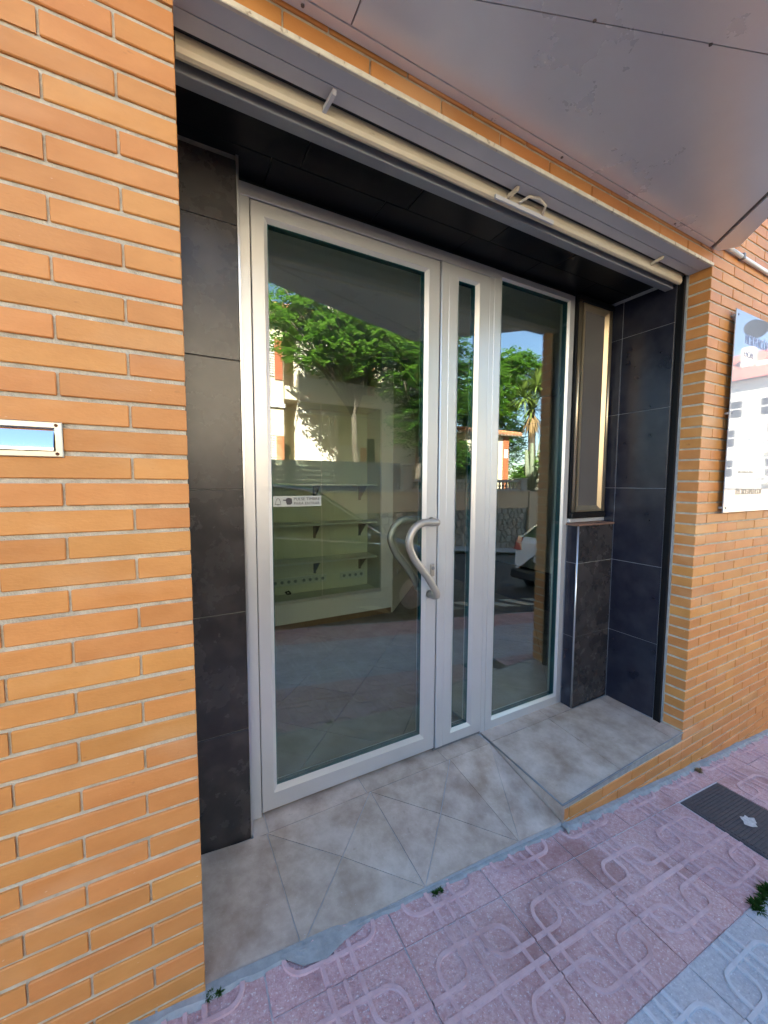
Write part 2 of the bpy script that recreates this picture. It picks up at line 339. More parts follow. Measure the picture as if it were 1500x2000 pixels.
# pavement tiles with serpentine ribs
TP = 0.411; TT = 0.4075
def arc(cx, cy, r, a0, a1, n=5): return [(cx + r * math.cos(R(a0 + (a1 - a0) * i / n)), cy + r * math.sin(R(a0 + (a1 - a0) * i / n))) for i in range(n + 1)]
def tile_mesh(name, mats, v0=0.0, v1=TT):
    half = []
    half.append([(0.0, 0.15)] + arc(0.105, 0.10, 0.05, 90, 0) + [(0.155, 0.0)])
    half.append([(TT, 0.15)] + arc(0.300, 0.10, 0.05, 90, 180) + [(0.250, 0.0)])
    half.append([(0.055, 0.20)] + [(0.055, 0.115)] + arc(0.105, 0.112, 0.05, 180, 270) + arc(0.300, 0.112, 0.05, 270, 360) + [(0.350, 0.20)])
    lines = [(l, 0.0058) for l in half] + [([(u, TT - v) for u, v in l], 0.0058) for l in half]
    lines += [([(0, TT / 2), (TT, TT / 2)], 0.0072), ([(TT / 2, 0), (TT / 2, TT)], 0.0042)]
    m = MB(); c = 0.003
    m.box(0, TT, -v1, -v0, -0.03, 0.0, 0)
    for li, (pl, w) in enumerate(lines):
        # clip polyline to v0..v1
        dense = []
        for i in range(len(pl) - 1):
            p, q = pl[i], pl[i + 1]
            L = math.hypot(q[0] - p[0], q[1] - p[1]); kk = max(1, int(L / 0.05)) if (v0 > 0 or v1 < TT) else 1
            for t in range(kk): dense.append((p[0] + (q[0] - p[0]) * t / kk, p[1] + (q[1] - p[1]) * t / kk))
        dense.append(pl[-1]); pl2 = [p for p in dense if v0 - 1e-6 <= p[1] <= v1 + 1e-6]
        if len(pl2) < 2: continue
        h = 0.0052 + 0.00005 * li; vs = []; N = len(pl2)
        for i, p in enumerate(pl2):
            a = pl2[max(i - 1, 0)]; b = pl2[min(i + 1, N - 1)]; dx, dy = b[0] - a[0], b[1] - a[1]; L = math.hypot(dx, dy) or 1; nx, ny = -dy / L, dx / L
            for off, zz in ((-w - .002, -0.001), (-w, h), (w, h), (w + .002, -0.001)): vs.append((p[0] + nx * off, -(p[1] + ny * off), zz))
        fs = [(i * 4 + k, (i + 1) * 4 + k, (i + 1) * 4 + k + 1, i * 4 + k + 1) for i in range(N - 1) for k in range(3)]
        m.add(vs, fs, 1)
    return m.mesh(name, mats)
TM = {'pink': tile_mesh('paving_tile', ['pink_base', 'pink_rib']), 'grey': tile_mesh('paving_tile', ['grey_base', 'grey_rib']),
      'cut': tile_mesh('paving_tile', ['pink_base', 'pink_rib'], 0.27, TT)}
for r_, (kind, y0) in enumerate([('cut', 0.281), ('pink', -0.130), ('grey', -0.541), ('grey', -0.952), ('pink', -1.363)]):
    for k in range(-9, 17):
        if kind == 'pink' and y0 > -0.2 and k == 4: continue
        x = 0.568 + TP * k
        if kind == 'pink' and y0 < -1: pass
        o = obj('paving_tile', TM[kind], pav)
        dz = random.uniform(-0.0015, 0.0015)
        o.location = (x, y0, gz(x, min(y0, 0)) + dz); o.rotation_euler = (random.uniform(-.002, .002), math.atan(0.103) + random.uniform(-.002, .002), random.uniform(-.002, .002))
# cement bead along the wall foot and threshold
def bead(x0, x1, yc, w, zoff, name='cement_joint'):
    m = MB(); k = int((x1 - x0) / 0.03); rr = random.Random(int(x0 * 100) + 5)
    for i in range(k + 1):
        x = x0 + (x1 - x0) * i / k; ww = w * rr.uniform(0.65, 1.25)
        m.v += [(x, yc + 0.02, gz(x) + zoff(x)), (x, yc - ww * .5, gz(x) + zoff(x) * 0.8 + rr.uniform(.002, .006)), (x, yc - ww, gz(x) - 0.004)]
    for i in range(k):
        for j in range(2): m.f.append((3 * i + j, 3 * i + j + 1, 3 * i + 4 + j, 3 * i + 3 + j)); m.m.append(0)
    return m.build(name, 'cement', pav)
bead(0.0, 1.49, -0.002, 0.020, lambda x: 0.004)
bead(1.47, 6.0, -0.004, 0.034, lambda x: 0.012)
bead(-1.6, -0.0, -0.004, 0.026, lambda x: 0.008)
pm = MB(); rr = random.Random(3)      # wider cement patch between the broken tiles
pts = [(0.20, 0.0), (0.26, -0.052), (0.33, -0.062), (0.40, -0.038), (0.46, -0.026), (0.50, 0.0)]
pm.add([(x, y, gz(x) + 0.0075) for x, y in pts], [tuple(range(len(pts)))])
pm.build('cement_patch', 'cement', pav)

# manhole cover in the pink row
mc = thing('inspection_cover', 'dark iron inspection cover with worn pale patch set in pink paving', 'manhole cover', (2.212, -0.13, gz(2.212)))
m = MB(); m.bbox(0.004, 0.406, -0.400, -0.004, -0.03, 0.0005, 0.004); fr = m.mesh('frame', 'iron')
a = math.atan(0.103)
o = bpy.data.objects.new('cover_plate', fr); C.objects.link(o); o.parent = mc; o.rotation_euler = (0, a, 0)
m = MB()
for i in range(26): y = -0.018 - i * 0.0145; m.box(0.022, 0.388, y - 0.008, y, 0.0, 0.0032)
o = bpy.data.objects.new('ridge_pattern', m.mesh('ridge_pattern', 'iron')); C.objects.link(o); o.parent = mc; o.rotation_euler = (0, a, 0)
m = MB(); m.add([(0.20 + 0.05 * math.cos(t) * random.uniform(.6, 1.1), -0.215 + 0.034 * math.sin(t) * random.uniform(.6, 1.1), 0.0045) for t in [i * 2 * math.pi / 14 for i in range(14)]], [tuple(range(14))])
o = bpy.data.objects.new('worn_patch', m.mesh('worn_patch', 'worn_paint')); C.objects.link(o); o.parent = mc; o.rotation_euler = (0, a, 0)

# ------------------------------------------------------------------ brick walls
BH, CO = 0.0498, 0.06
BM = {}
def brick_mesh(L, D=0.105):
    k = (round(L, 3), D)
    if k not in BM:
        m = MB(); m.bbox(0, L, 0, D, 0, BH, 0.0022); BM[k] = m.mesh('brick', 'brick')
    return BM[k]
STR, HDR = 0.2474, 0.1175
def brick_wall(name, label, rows, zoff, corner, direction, xlim, loc, extra=None, limit=290):
    t = thing(name, label, 'brick wall', loc)
    cand = []
    for k in rows:
        z = zoff + k * CO + 0.0051; x = 0.0; first = True; odd = k % 2
        while abs(x) < xlim:
            L = HDR if (odd and first) else STR
            x0 = corner + direction * x; x1 = corner + direction * (x + L); a_, b_ = min(x0, x1), max(x0, x1)
            if first: g0 = 0.0; 
            lo = a_ + (0.0 if (direction > 0 and first) else 0.0026); hi = b_ - (0.0 if (direction < 0 and first) else 0.0026)
            cand.append((lo, hi - lo, z, first)); x += L; first = False
    cand += extra or []
    scored = []
    for c in cand:
        p = pix((c[0] + c[1] / 2, 0, c[2] + BH / 2)); ok = p and -60 < p[0] < 1530 and -40 < p[1] < 2040
        d = (Vector((c[0] + c[1] / 2, 0, c[2])) - CAM).length
        scored.append((0 if ok else 1, d, c))
    scored.sort(key=lambda s: (s[0], s[1])); rest = MB()
    for i, (no, d, (x, L, z, f)) in enumerate(scored):
        yy = random.uniform(-0.0012, 0.0012)
        if not no and i < limit:
            o = obj('brick', brick_mesh(L), t, (x, yy, z + random.uniform(-.0007, .0007))); o.rotation_euler = (0, random.uniform(-.0025, .0025), random.uniform(-.002, .002))
        else: rest.box(x, x + L, yy, yy + 0.105, z, z + BH)
    if rest.v: tag(rest.build('far_bricks', 'brick', t), 'orange bricks beyond the ones in view', kind='stuff')
    return t
wl_ = brick_wall('brick_wall', 'orange brick wall with pale mortar joints on the left, carrying the steel mail slot', range(-4, 50), 0.0, 0.0, -1, 1.4, (-0.3, 0.1, -0.1))
m = MB(); m.box(-1.45, -0.002, 0.0055, 0.44, -0.4, 2.99); m.build('mortar_core', 'mortar', wl_)
# right wall, landing front and its corner return
ext = []
for k in range(-8, -2):                                   # courses under the landing
    z = 0.013 + k * CO + 0.0051; x = 2.5155
    fst = k % 2 == 0
    while x > 1.49:
        x0 = max(1.478, x - (0.1237 if fst else STR))
        if x - x0 > 0.03 and z + BH > gz(x) - 0.02: ext.append((x0 + 0.0026, x - x0 - 0.0052, z, False))
        x = x0 if x0 > 1.479 else 0; fst = False
wr_ = brick_wall('brick_wall', 'orange brick wall right of the entrance with white sign and low brick base under the landing', range(-10, 50), 0.013, 2.513, 1, 3.2, (2.9, 0.1, -0.4), ext)
m = MB(); m.box(2.5155, 5.8, 0.0055, 0.6, -0.8, 2.993); m.box(1.480, 2.5155, 0.0055, 0.1, -0.5, -0.109); m.build('mortar_core', 'mortar', wr_)
# lintel course
lt = thing('brick_lintel', 'single row of orange bricks above the roller shutter, below the grey canopy', 'brick lintel', (1.25, 0.05, 2.53))
for k in range(10):
    o = obj('brick', brick_mesh(0.2474 - 0.001), lt, (0.003 + 0.2513 * k, random.uniform(-.001, .001), 2.541))
for k in range(1, 7):
    for j in range(11):
        x = 0.003 + 0.2513 * j - (0.125 if k % 2 else 0); x0, x1 = max(0.003, x), min(2.510, x + 0.2464)
        if x1 - x0 > .02: obj('brick', brick_mesh(round(x1 - x0, 3)), lt, (x0, random.uniform(-.001, .001), 2.541 + k * CO))
m = MB(); m.box(0.0, 2.5125, 0.0055, 0.2, 2.5375, 2.995); m.build('mortar_core', 'mortar', lt)

# building mass above and around the shop (four storeys, shades the street)
bd = thing('apartment_building', 'tall orange brick building that the shop occupies', 'building', (0, 5, 3))
m = MB(); m.box(-22, 16, 0.0, 11, 3.0, 13.3); m.box(-22, -1.45, 0.0, 11, -1.5, 3.0); m.box(5.8, 16, 0.0, 11, -3.5, 3.0)
m.box(-1.45, 5.8, 5.4, 11, -3.5, 3.0); m.build('wall', 'brick', bd)
m = MB(); m.box(-22.2, 16.2, -0.25, 11.2, 13.3, 13.6); m.build('cornice', 'cream_render', bd)
for fl in range(3):
    for k in range(7):
        x = -13.5 + k * 4.2; z = 4.2 + fl * 2.9
        w = MB().ring(x, x + 1.5, z, z + 1.4, [(0, -0.004), (0, -0.05), (.07, -0.05), (.07, -0.02)]).build('window', 'alu', bd)
        MB().box(x + .07, x + 1.43, -0.022, -0.006, z + .07, z + 1.33).build('pane', 'car_glass', w)

# ------------------------------------------------------------------ recess: tiled walls, ceiling, floor, landing
TZ = [-0.045, 0.417, 0.885, 1.352, 1.820, 2.290, 2.512]
tl = thing('tiled_wall', 'narrow column of black wall tiles left of the glass door, coloured with brown reflected light', 'tiled wall', (0.1, 0.47, -0.04))
m = MB(); m.box(-0.2, 0.196, 0.454, 0.62, -0.1, 2.56); m.build('grout_bed', 'mid_grout', tl)
for i in range(6):
    m = MB(); m.bbox(-0.15, 0.194, 0.4485 + 0.0006 * (i % 2), 0.458, TZ[i] + 0.0018, TZ[i + 1] - 0.0018, 0.0012); m.build('wall_tile', 'warm_lit_tile', tl)
m = MB(); m.bbox(0.194, 0.203, 0.446, 0.62, -0.046, 2.535, 0.001); m.build('edge_trim', 'alu_trim', tl)
# right reveal
tr_ = thing('tiled_wall', 'blue black tiled side wall of the recess beside the right brick pier', 'tiled wall', (2.5, 0.3, -0.04))
m = MB(); m.box(2.4945, 2.5135, 0.150, 0.62, -0.1, 2.56); m.build('grout_bed', 'grout', tr_)
for i in range(6):
    for (a_, b_) in ((0.152, 0.4475), (0.4505, 0.575)):
        m = MB(); m.bbox(2.489, 2.498, a_ + .001, b_ - .001, TZ[i] + 0.0016, TZ[i + 1] - 0.0016, 0.001); m.build('wall_tile', 'black_tile', tr_)
m = MB(); m.box(2.488, 2.5135, 0.590, 0.62, -0.1, 2.56); m.build('end_strip', 'dark_grout', tr_)
# pedestal under the framed panel
pd = thing('tiled_pedestal', 'low dark tiled pillar with metal corner strip and red brown cap', 'pedestal', (2.31, 0.5, -0.04))
m = MB(); m.box(2.146, 2.4885, 0.4545, 0.60, -0.05, 1.118); m.build('grout_bed', 'grout', pd)
for a_, b_ in ((TZ[0], TZ[1]), (TZ[1], TZ[2]), (TZ[2], 1.118)):
    m = MB(); m.bbox(2.1475, 2.486, 0.4490, 0.4580, a_ + .0016, b_ - .0016, 0.001); m.build('wall_tile', 'warm_lit_tile', pd)
    m = MB(); m.bbox(2.1405, 2.1485, 0.4595, 0.5280, a_ + .0016, b_ - .0016, 0.001); m.build('wall_tile', 'black_tile', pd)
m = MB(); m.tube([(2.1435, 0.4525, -0.044), (2.1435, 0.4525, 1.117)], 0.0055, 10); m.build('corner_trim', 'alu_trim', pd)
m = MB(); m.bbox(2.130, 2.4880, 0.439, 0.60, 1.1185, 1.130, 0.002); m.build('cap', 'terracotta', pd)
# ceiling of the recess
ce = MB(); ce.box(0.0, 2.513, 0.205, 0.60, 2.545, 2.60); ceo = tag(ce.build('recess_ceiling', 'dark_grout'), 'black tiled ceiling of the entrance recess', kind='structure')
for k in range(6):
    for j, (a_, b_) in enumerate(((0.212, 0.40), (0.403, 0.60))):
        x = -0.05 + 0.46 * k - 0.1 * j
        m = MB(); m.bbox(max(0.002, x + .0015), min(2.487, x + .4585), a_, b_, 2.5275 + .0005 * ((k + j) % 2), 2.548, 0.001); m.build('ceiling_tile', 'soffit_tile', ceo)

# entrance floor: folded triangles down to the sloping pavement
def ft(name, poly, parent, mt='floor_tile', d=0.0016, h=0.012):
    xy = [(p[0], p[1]) for p in poly]
    ins = inset(xy, d)
    # plane through first three points of the polygon
    P = [Vector(p) for p in poly]; nrm = (P[1] - P[0]).cross(P[2] - P[0]); 
    def zat(x, y): return P[0].z - (nrm.x * (x - P[0].x) + nrm.y * (y - P[0].y)) / nrm.z
    m = MB(); m.prism([(x, y, zat(x, y) - h) for x, y in ins], (0, 0, h)); return m.build(name, mt, parent)
YB = 0.441; ZB = -0.045
B = [(0.0, YB, ZB), (0.255, YB, ZB), (0.721, YB, ZB), (1.179, YB, ZB), (1.452, YB, ZB)]
F = [(0.0, 0.0, -0.031), (0.271, 0.0, -0.058), (0.730, 0.0, -0.092), (1.206, 0.0, -0.131), (1.474, 0.0, -0.157)]
fl = MB()
fl.add([(x, y, z - 0.0025) for x, y, z in B] + [(x, y, z - 0.0025) for x, y, z in F], [(5, 6, 1, 0), (8, 9, 4), (8, 4, 3)])
for i in (1, 2):
    c = tuple(sum(q[k] for q in (F[i], F[i + 1], B[i], B[i + 1])) / 4 for k in range(3)); dn = lambda p: (p[0], p[1], p[2] - .0025)
    fl.add([dn(F[i]), dn(F[i + 1]), dn(B[i + 1]), dn(B[i]), dn(c)], [(0, 1, 4), (1, 2, 4), (2, 3, 4), (3, 0, 4)])
fl.add([(-.1, YB, ZB - .0025), (1.46, YB, ZB - .0025), (1.46, 0.62, ZB - .0025), (-.1, 0.62, ZB - .0025)], [(0, 1, 2, 3)])
for i in range(4): fl.add([F[i], F[i + 1], (F[i + 1][0], 0, F[i + 1][2] - .08), (F[i][0], 0, F[i][2] - .08)], [(3, 2, 1, 0)])
flo = tag(fl.build('entrance_floor', 'floor_grout'), 'beige stone tile threshold floor folded down to the pavement', kind='structure')
ft('floor_tile', [F[0], F[1], B[1], B[0]], flo)
for i in (1, 2):
    c = tuple(sum(q[k] for q in (F[i], F[i + 1], B[i], B[i + 1])) / 4 for k in range(3))
    ft('floor_tile', [F[i], F[i + 1], c], flo); ft('floor_tile', [F[i + 1], B[i + 1], c], flo)
    ft('floor_tile', [B[i + 1], B[i], c], flo); ft('floor_tile', [B[i], F[i], c], flo)
ft('floor_tile', [F[3], F[4], B[4]], flo); ft('floor_tile', [F[3], B[4], B[3]], flo, d=0.0004)
bx = [0.203, 0.262, 0.705, 1.160, 1.447]
for i in range(4): ft('floor_tile', [(bx[i], YB, ZB), (bx[i + 1], YB, ZB), (bx[i + 1], 0.60, ZB), (bx[i], 0.60, ZB)], flo)
# landing (raised right part)
LC = [(1.476, -0.004, -0.083), (2.522, -0.004, -0.056), (2.4885, 0.60, -0.040), (1.452, 0.60, -0.044)]
def lz(x, y): 
    f = max(0, min(1, y / 0.45)); g = (x - 1.47) / 1.04
    return (-0.083 + 0.027 * g) * (1 - f) + (-0.043) * f
lm = MB()
lm.add([(1.478, 0.006, -0.108), (2.513, 0.006, -0.108), (2.4885, 0.6, -0.108), (1.455, 0.6, -0.108), (1.478, 0.003, lz(1.478, 0) - .004), (2.513, 0.003, lz(2.513, 0) - .004), (2.4885, 0.6, lz(2.48, .6) - .004), (1.455, 0.6, lz(1.455, .6) - .004)],
       [(0, 3, 2, 1), (4, 5, 6, 7), (0, 1, 5, 4), (1, 2, 6, 5), (2, 3, 7, 6), (3, 0, 4, 7)])
lo_ = tag(lm.build('landing', 'cement'), 'raised beige tile landing in front of the fixed window', kind='structure')
def lt_tile(x0, x1, y0, y1, x0b=None):
    x0b = x0 if x0b is None else x0b; d = .0016
    q = [(x0 + d, y0 + d), (x1 - d, y0 + d), (x1 - d, y1 - d), (x0b + d, y1 - d)]
    vs = [(x, y, lz(x, y) - .004) for x, y in q] + [(x, y, lz(x, y) + .0035) for x, y in q]
    m = MB(); m.add(vs, [(0, 3, 2, 1), (4, 5, 6, 7), (0, 1, 5, 4), (1, 2, 6, 5), (2, 3, 7, 6), (3, 0, 4, 7)]); return m.build('floor_tile', 'floor_tile', lo_)
lt_tile(1.482, 1.920, 0.004, 0.441, 1.462); lt_tile(1.920, 2.408, 0.004, 0.441); lt_tile(2.408, 2.512, 0.004, 0.112); lt_tile(2.408, 2.489, 0.112, 0.441)
lt_tile(1.462, 1.935, 0.441, 0.60); lt_tile(1.935, 2.139, 0.441, 0.60)
m = MB(); q0, q1, q2 = Vector((1.457, 0.50, lz(1.457, .5) + .0035)), Vector((1.478, 0.0, lz(1.478, 0) + .0035)), Vector((2.512, 0.0, lz(2.512, 0) + .0035))
m.tube([q0, q1], 0.0042, 8); m.tube([q1, q2], 0.0042, 8); m.build('edge_trim', 'alu_dark', lo_)
m = MB(); m.add([(1.4765, -0.001, -0.165), (1.4765, -0.001, lz(1.478, 0) - .001), (1.4545, 0.5, lz(1.455, .5) - .001), (1.4545, 0.5, -0.165), (1.49, -0.001, -0.165), (1.49, -0.001, lz(1.478, 0) - .001), (1.468, 0.5, lz(1.455, .5) - .001), (1.468, 0.5, -0.165)],
                [(0, 1, 2, 3), (7, 6, 5, 4), (0, 4, 5, 1), (1, 5, 6, 2), (2, 6, 7, 3)]); recalc(m.build('riser_tile', 'floor_tile', lo_))

# ------------------------------------------------------------------ roller shutter housing, guide, canopy
sh = thing('roller_shutter', 'rolled up roller shutter with grey housing, cream bottom bar and small tabs over the entrance', 'roller shutter', (1.25, 0.1, 2.5))
m = MB(); m.box(0.001, 2.512, 0.0045, 0.058, 2.529, 2.5365); m.box(0.001, 2.512, 0.061, 0.108, 2.5275, 2.5365); m.build('housing_plate', 'fascia_metal', sh)
m = MB(); m.box(0.001, 2.512, 0.0575, 0.0615, 2.531, 2.536); m.build('plate_joint', 'cream_edge', sh)
m = MB(); m.bbox(0.0, 2.5125, -0.009, 0.004, 2.524, 2.5405, 0.002); m.build('edge_strip', 'cream_edge', sh)
m = MB(); m.box(0.0, 2.5, 0.1085, 0.128, 2.5365, 2.60); m.box(0.0, 2.5, 0.185, 0.205, 2.56, 2.60); m.build('slot', 'dark_void', sh)
m = MB(); pr = [(0.128, 2.575), (0.126, 2.520), (0.123, 2.516), (0.121, 2.498), (0.125, 2.486), (0.134, 2.482), (0.146, 2.486), (0.150, 2.498), (0.150, 2.575)]
vs = [(x, y, z) for x in (0.006, 2.478) for y, z in pr]; k = len(pr)
m.add(vs, [tuple(range(k)), tuple(range(k, 2 * k))[::-1]] + [(i, k + i, k + (i + 1) % k, (i + 1) % k) for i in range(k)]); recalc(m.build('bottom_bar', 'cream_metal', sh))
m = MB(); m.bbox(0.002, 2.482, 0.166, 0.2095, 2.474, 2.562, 0.002); m.build('rear_plate', 'strip_grey', sh)
for i, (x, l_, mm_) in enumerate(((0.405, 0.055, 'fascia_metal'), (1.165, 0.038, 'cream_metal'), (2.165, 0.05, 'cream_metal'))):
    m = MB(); m.prism([(x - .006, 0.120, 2.498), (x + .006, 0.120, 2.498), (x + .007, 0.116, 2.512), (x - .005, 0.116, 2.512)], (0.012, -l_, 0.012)); recalc(m.build('tab', mm_, sh))
m = MB(); m.bbox(1.095, 1.425, 0.113, 0.1215, 2.476, 2.492, 0.001); m.build('lock_bar', 'fascia_metal', sh)
m = MB(); m.tube([(1.22, 0.118, 2.498), (1.25, 0.09, 2.516), (1.30, 0.082, 2.520), (1.345, 0.09, 2.512), (1.355, 0.115, 2.492)], 0.0055, 8); m.build('lock_bracket', 'cream_edge', sh)
m = MB(); m.box(2.4975, 2.5125, 0.116, 0.149, -0.055, 2.527); m.box(2.4885, 2.4975, 0.116, 0.121, -0.055, 2.527); m.box(2.4885, 2.4975, 0.144, 0.149, -0.055, 2.527); m.build('side_guide', 'black_plastic', sh)
m = MB(); rr = random.Random(5)
for i in range(40):
    z = -0.05 + i * 0.0645; m.box(2.508, 2.5138, 0.1075 + rr.uniform(-.003, .003), 0.117, z, z + .0645)
m.build('guide_sealant', 'cement', sh)

CZ = 2.612
ca = thing('canopy', 'pointed grey painted metal canopy projecting above the shop entrance', 'canopy', (1.2, -0.3, CZ))
outer = [(-0.62, -0.003), (-0.62, -0.006), (1.86, -0.80), (2.597, -0.075), (2.50, -0.003)]
def plate(name, poly, z0, z1, mt='canopy_paint'):
    m = MB(); m.prism([(x, y, z0) for x, y in poly], (0, 0, z1 - z0)); return recalc(m.build(name, mt, ca))
fs_ = lambda x: -0.239 - 0.361 * (x - 0.703)
plate('backing', outer, CZ + 0.004, CZ + 0.02, 'seam_dark')
plate('wall_flashing', [(-0.1, -0.002), (2.47, -0.002), (2.45, -0.030), (-0.05, -0.030)][::-1], CZ - 0.003, CZ + 0.006)
def clipped(x0, x1): 
    p = [(x0, -0.033), (x0, fs_(x0)), (x1, fs_(x1)), (x1, -0.033)]
    p = clip(p, 1.184, -1.0, 1.184 * 2.480 - 0.0); return p
for a_, b_ in ((-0.02, 0.427), (0.431, 2.60)): plate('soffit_panel', clipped(a_, b_), CZ - 0.001, CZ + 0.006)
plate('front_border', [(-0.55, -0.03), (-0.02, fs_(-0.02) - .006), (1.925, fs_(1.925) - .006), (1.86, -0.80)][::1], CZ - 0.004, CZ + 0.006)
plate('side_border', [(2.499, -0.004), (1.935, -0.675), (1.866, -0.795), (2.595, -0.078), (2.545, -0.010)], CZ - 0.004, CZ + 0.006)
m = MB()
for i in range(1, 4):
    (x0, y0), (x1, y1) = outer[i], outer[i + 1]
    if i == 3: continue
    m.add([(x0, y0, CZ - 0.004), (x1, y1, CZ - 0.004), (x1, y1, CZ + 0.55), (x0, y0, CZ + 0.55)], [(0, 1, 2, 3)])
m.add([(x, y, CZ + 0.55) for x, y in outer], [(0, 1, 2, 3, 4)]); m.build('fascia', 'canopy_paint', ca)
for p in ((0.995, -0.352), (1.335, -0.470), (0.30, -0.017), (1.30, -0.017), (2.10, -0.017)):
    MB().lathe((p[0], p[1], CZ - 0.0065), [(0.002, 0), (0.005, 0.001), (0.005, 0.004)], 8).build('rivet', 'seam_dark', ca)

# ------------------------------------------------------------------ aluminium shopfront
sf = thing('glazed_shopfront', 'silver aluminium shopfront with glass door, narrow side leaf and fixed window', 'shopfront', (1.2, 0.56, -0.045))
Y0 = 0.530
m = MB(); m.bbox(0.208, 0.2515, Y0, 0.60, -0.045, 2.4565, 0.002); m.bbox(0.208, 1.500, Y0, 0.60, 2.4570, 2.5060, 0.002); m.bbox(1.4605, 1.4925, Y0 + .001, 0.60, -0.045, 2.4560, 0.002)
m.build('frame', 'alu', sf)
m = MB(); m.box(0.2045, 0.215, 0.55, 0.61, -0.05, 2.53); m.box(0.2, 2.16, 0.55, 0.61, 2.5062, 2.56); m.box(0.25, 1.46, 0.56, 0.60, -0.045, -0.028); m.build('seal', 'gasket', sf)
def leaf(name, x0, x1, z0, z1, sl, sr, sb, st, yf, label=None):
    prof = lambda: [(0, yf + 0.05), (0, yf + 0.002), (0.04, yf), (0.76, yf), (0.80, yf + 0.002), (1.0, yf + 0.011), (1.0, yf + 0.05), (0.0, yf + 0.05)]
    m = MB(); m.ring(x0, x1, z0, z1, prof(), insets=(sl, sr, sb, st)); o = recalc(m.build(name, 'alu', sf))
    if label: o['label'] = label
    gx0, gx1, gz0, gz1 = x0 + sl, x1 - sr, z0 + sb, z1 - st
    MB().box(gx0 - .004, gx1 + .004, GL - .003 + .008, GL + .003 + .008, gz0 - .004, gz1 + .004).build('glass_pane', 'pane', o)
    m = MB().ring(gx0 - .006, gx1 + .006, gz0 - .006, gz1 + .006, [(0, yf + 0.0405), (0, yf + .0125), (0.0095, yf + .0125), (0.0095, yf + .0405)])
    m.build('glazing_bead', 'glass_edge', o); return o
dl = leaf('door_leaf', 0.2545, 1.1385, -0.0255, 2.4505, 0.064, 0.083, 0.096, 0.066, Y0 - 0.002, 'tall glass door leaf with silver frame and curved pull handle')
nl = leaf('side_leaf', 1.1935, 1.4575, -0.030, 2.4530, 0.067, 0.090, 0.074, 0.060, Y0 - 0.003, 'narrow glazed leaf beside the door')
m = MB(); m.bbox(1.1455, 1.1930, Y0 - 0.006, 0.58, -0.030, 2.4530, 0.004); m.build('meeting_post', 'alu', sf)
m = MB(); m.box(1.1395, 1.4600, Y0 + 0.004, 0.59, -0.062, -0.031); m.build('threshold', 'alu_dark', sf)
m = MB(); m.box(1.1388, 1.1452, Y0 + 0.015, 0.58, -0.03, 2.4530); m.box(0.2518, 0.2542, Y0 + 0.012, .58, -.03, 2.4565); m.box(1.4578, 1.4602, Y0 + .012, .58, -.03, 2.4560); m.box(0.2518, 1.46, Y0 + .012, .58, 2.4510, 2.4568); m.build('gap_seal', 'gasket', sf)
fw = leaf('fixed_window', 1.4935, 2.1390, -0.046, 2.5055, 0.062, 0.054, 0.072, 0.042, Y0 + 0.0005, 'fixed glass window right of the narrow leaf')
m = MB(); m.box(2.1395, 2.1440, Y0 + .002, .60, 1.14, 2.53); m.build('side_seal', 'gasket', sf)
HP = [(1.098, 1.187), (1.058, 1.1875), (1.021, 1.190), (0.984, 1.180), (0.954, 1.154), (0.936, 1.119), (0.933, 1.089), (0.944, 1.055), (0.968, 1.011), (1.002, 0.969), (1.037, 0.926), (1.069, 0.879), (1.091, 0.842), (1.096, 0.819)]
def smooth(P, n=4):
    out = []
    for i in range(len(P) - 1):
        p0, p1, p2, p3 = P[max(i - 1, 0)], P[i], P[i + 1], P[min(i + 2, len(P) - 1)]
        for t in range(n):
            s = t / n
            out.append(tuple(0.5 * ((2 * p1[k]) + (-p0[k] + p2[k]) * s + (2 * p0[k] - 5 * p1[k] + 4 * p2[k] - p3[k]) * s * s + (-p0[k] + 3 * p1[k] - 3 * p2[k] + p3[k]) * s ** 3) for k in range(len(p1))))
    return out + [P[-1]]
for yh, ys_, nm in ((0.462, 0.530, 'pull_handle'), (0.640, 0.578, 'pull_handle')):
    pth = [(x, yh, z) for x, z in smooth(HP)]
    a0 = [(1.104, ys_, 1.187), (1.104, yh + (ys_ - yh) * .35, 1.187)]; a1 = [(1.098, yh + (ys_ - yh) * .35, 0.815), (1.098, ys_, 0.815)]
    m = MB(); m.tube(a0 + pth[1:-1] + a1, 0.0182, 16); m.build(nm, 'handle_metal', dl)
    for hx, hz in ((1.104, 1.187), (1.098, 0.815)): MB().lathe((hx, ys_ - .002, hz), [(0.021, 0), (0.021, 0.004)], 14, 'y').build('handle_rose', 'handle_metal', dl)
m = MB(); m.bbox(1.098, 1.124, 0.5165, 0.531, 0.905, 0.970, 0.005); m.build('lock_escutcheon', 'handle_metal', dl)
m = MB(); m.lathe((1.111, 0.512, 0.948), [(0.008, 0), (0.0095, 0.002), (0.0095, 0.008)], 12, 'y'); m.box(1.1095, 1.1125, 0.5115, 0.516, 0.941, 0.955); m.build('lock_cylinder', 'alu_dark', dl)
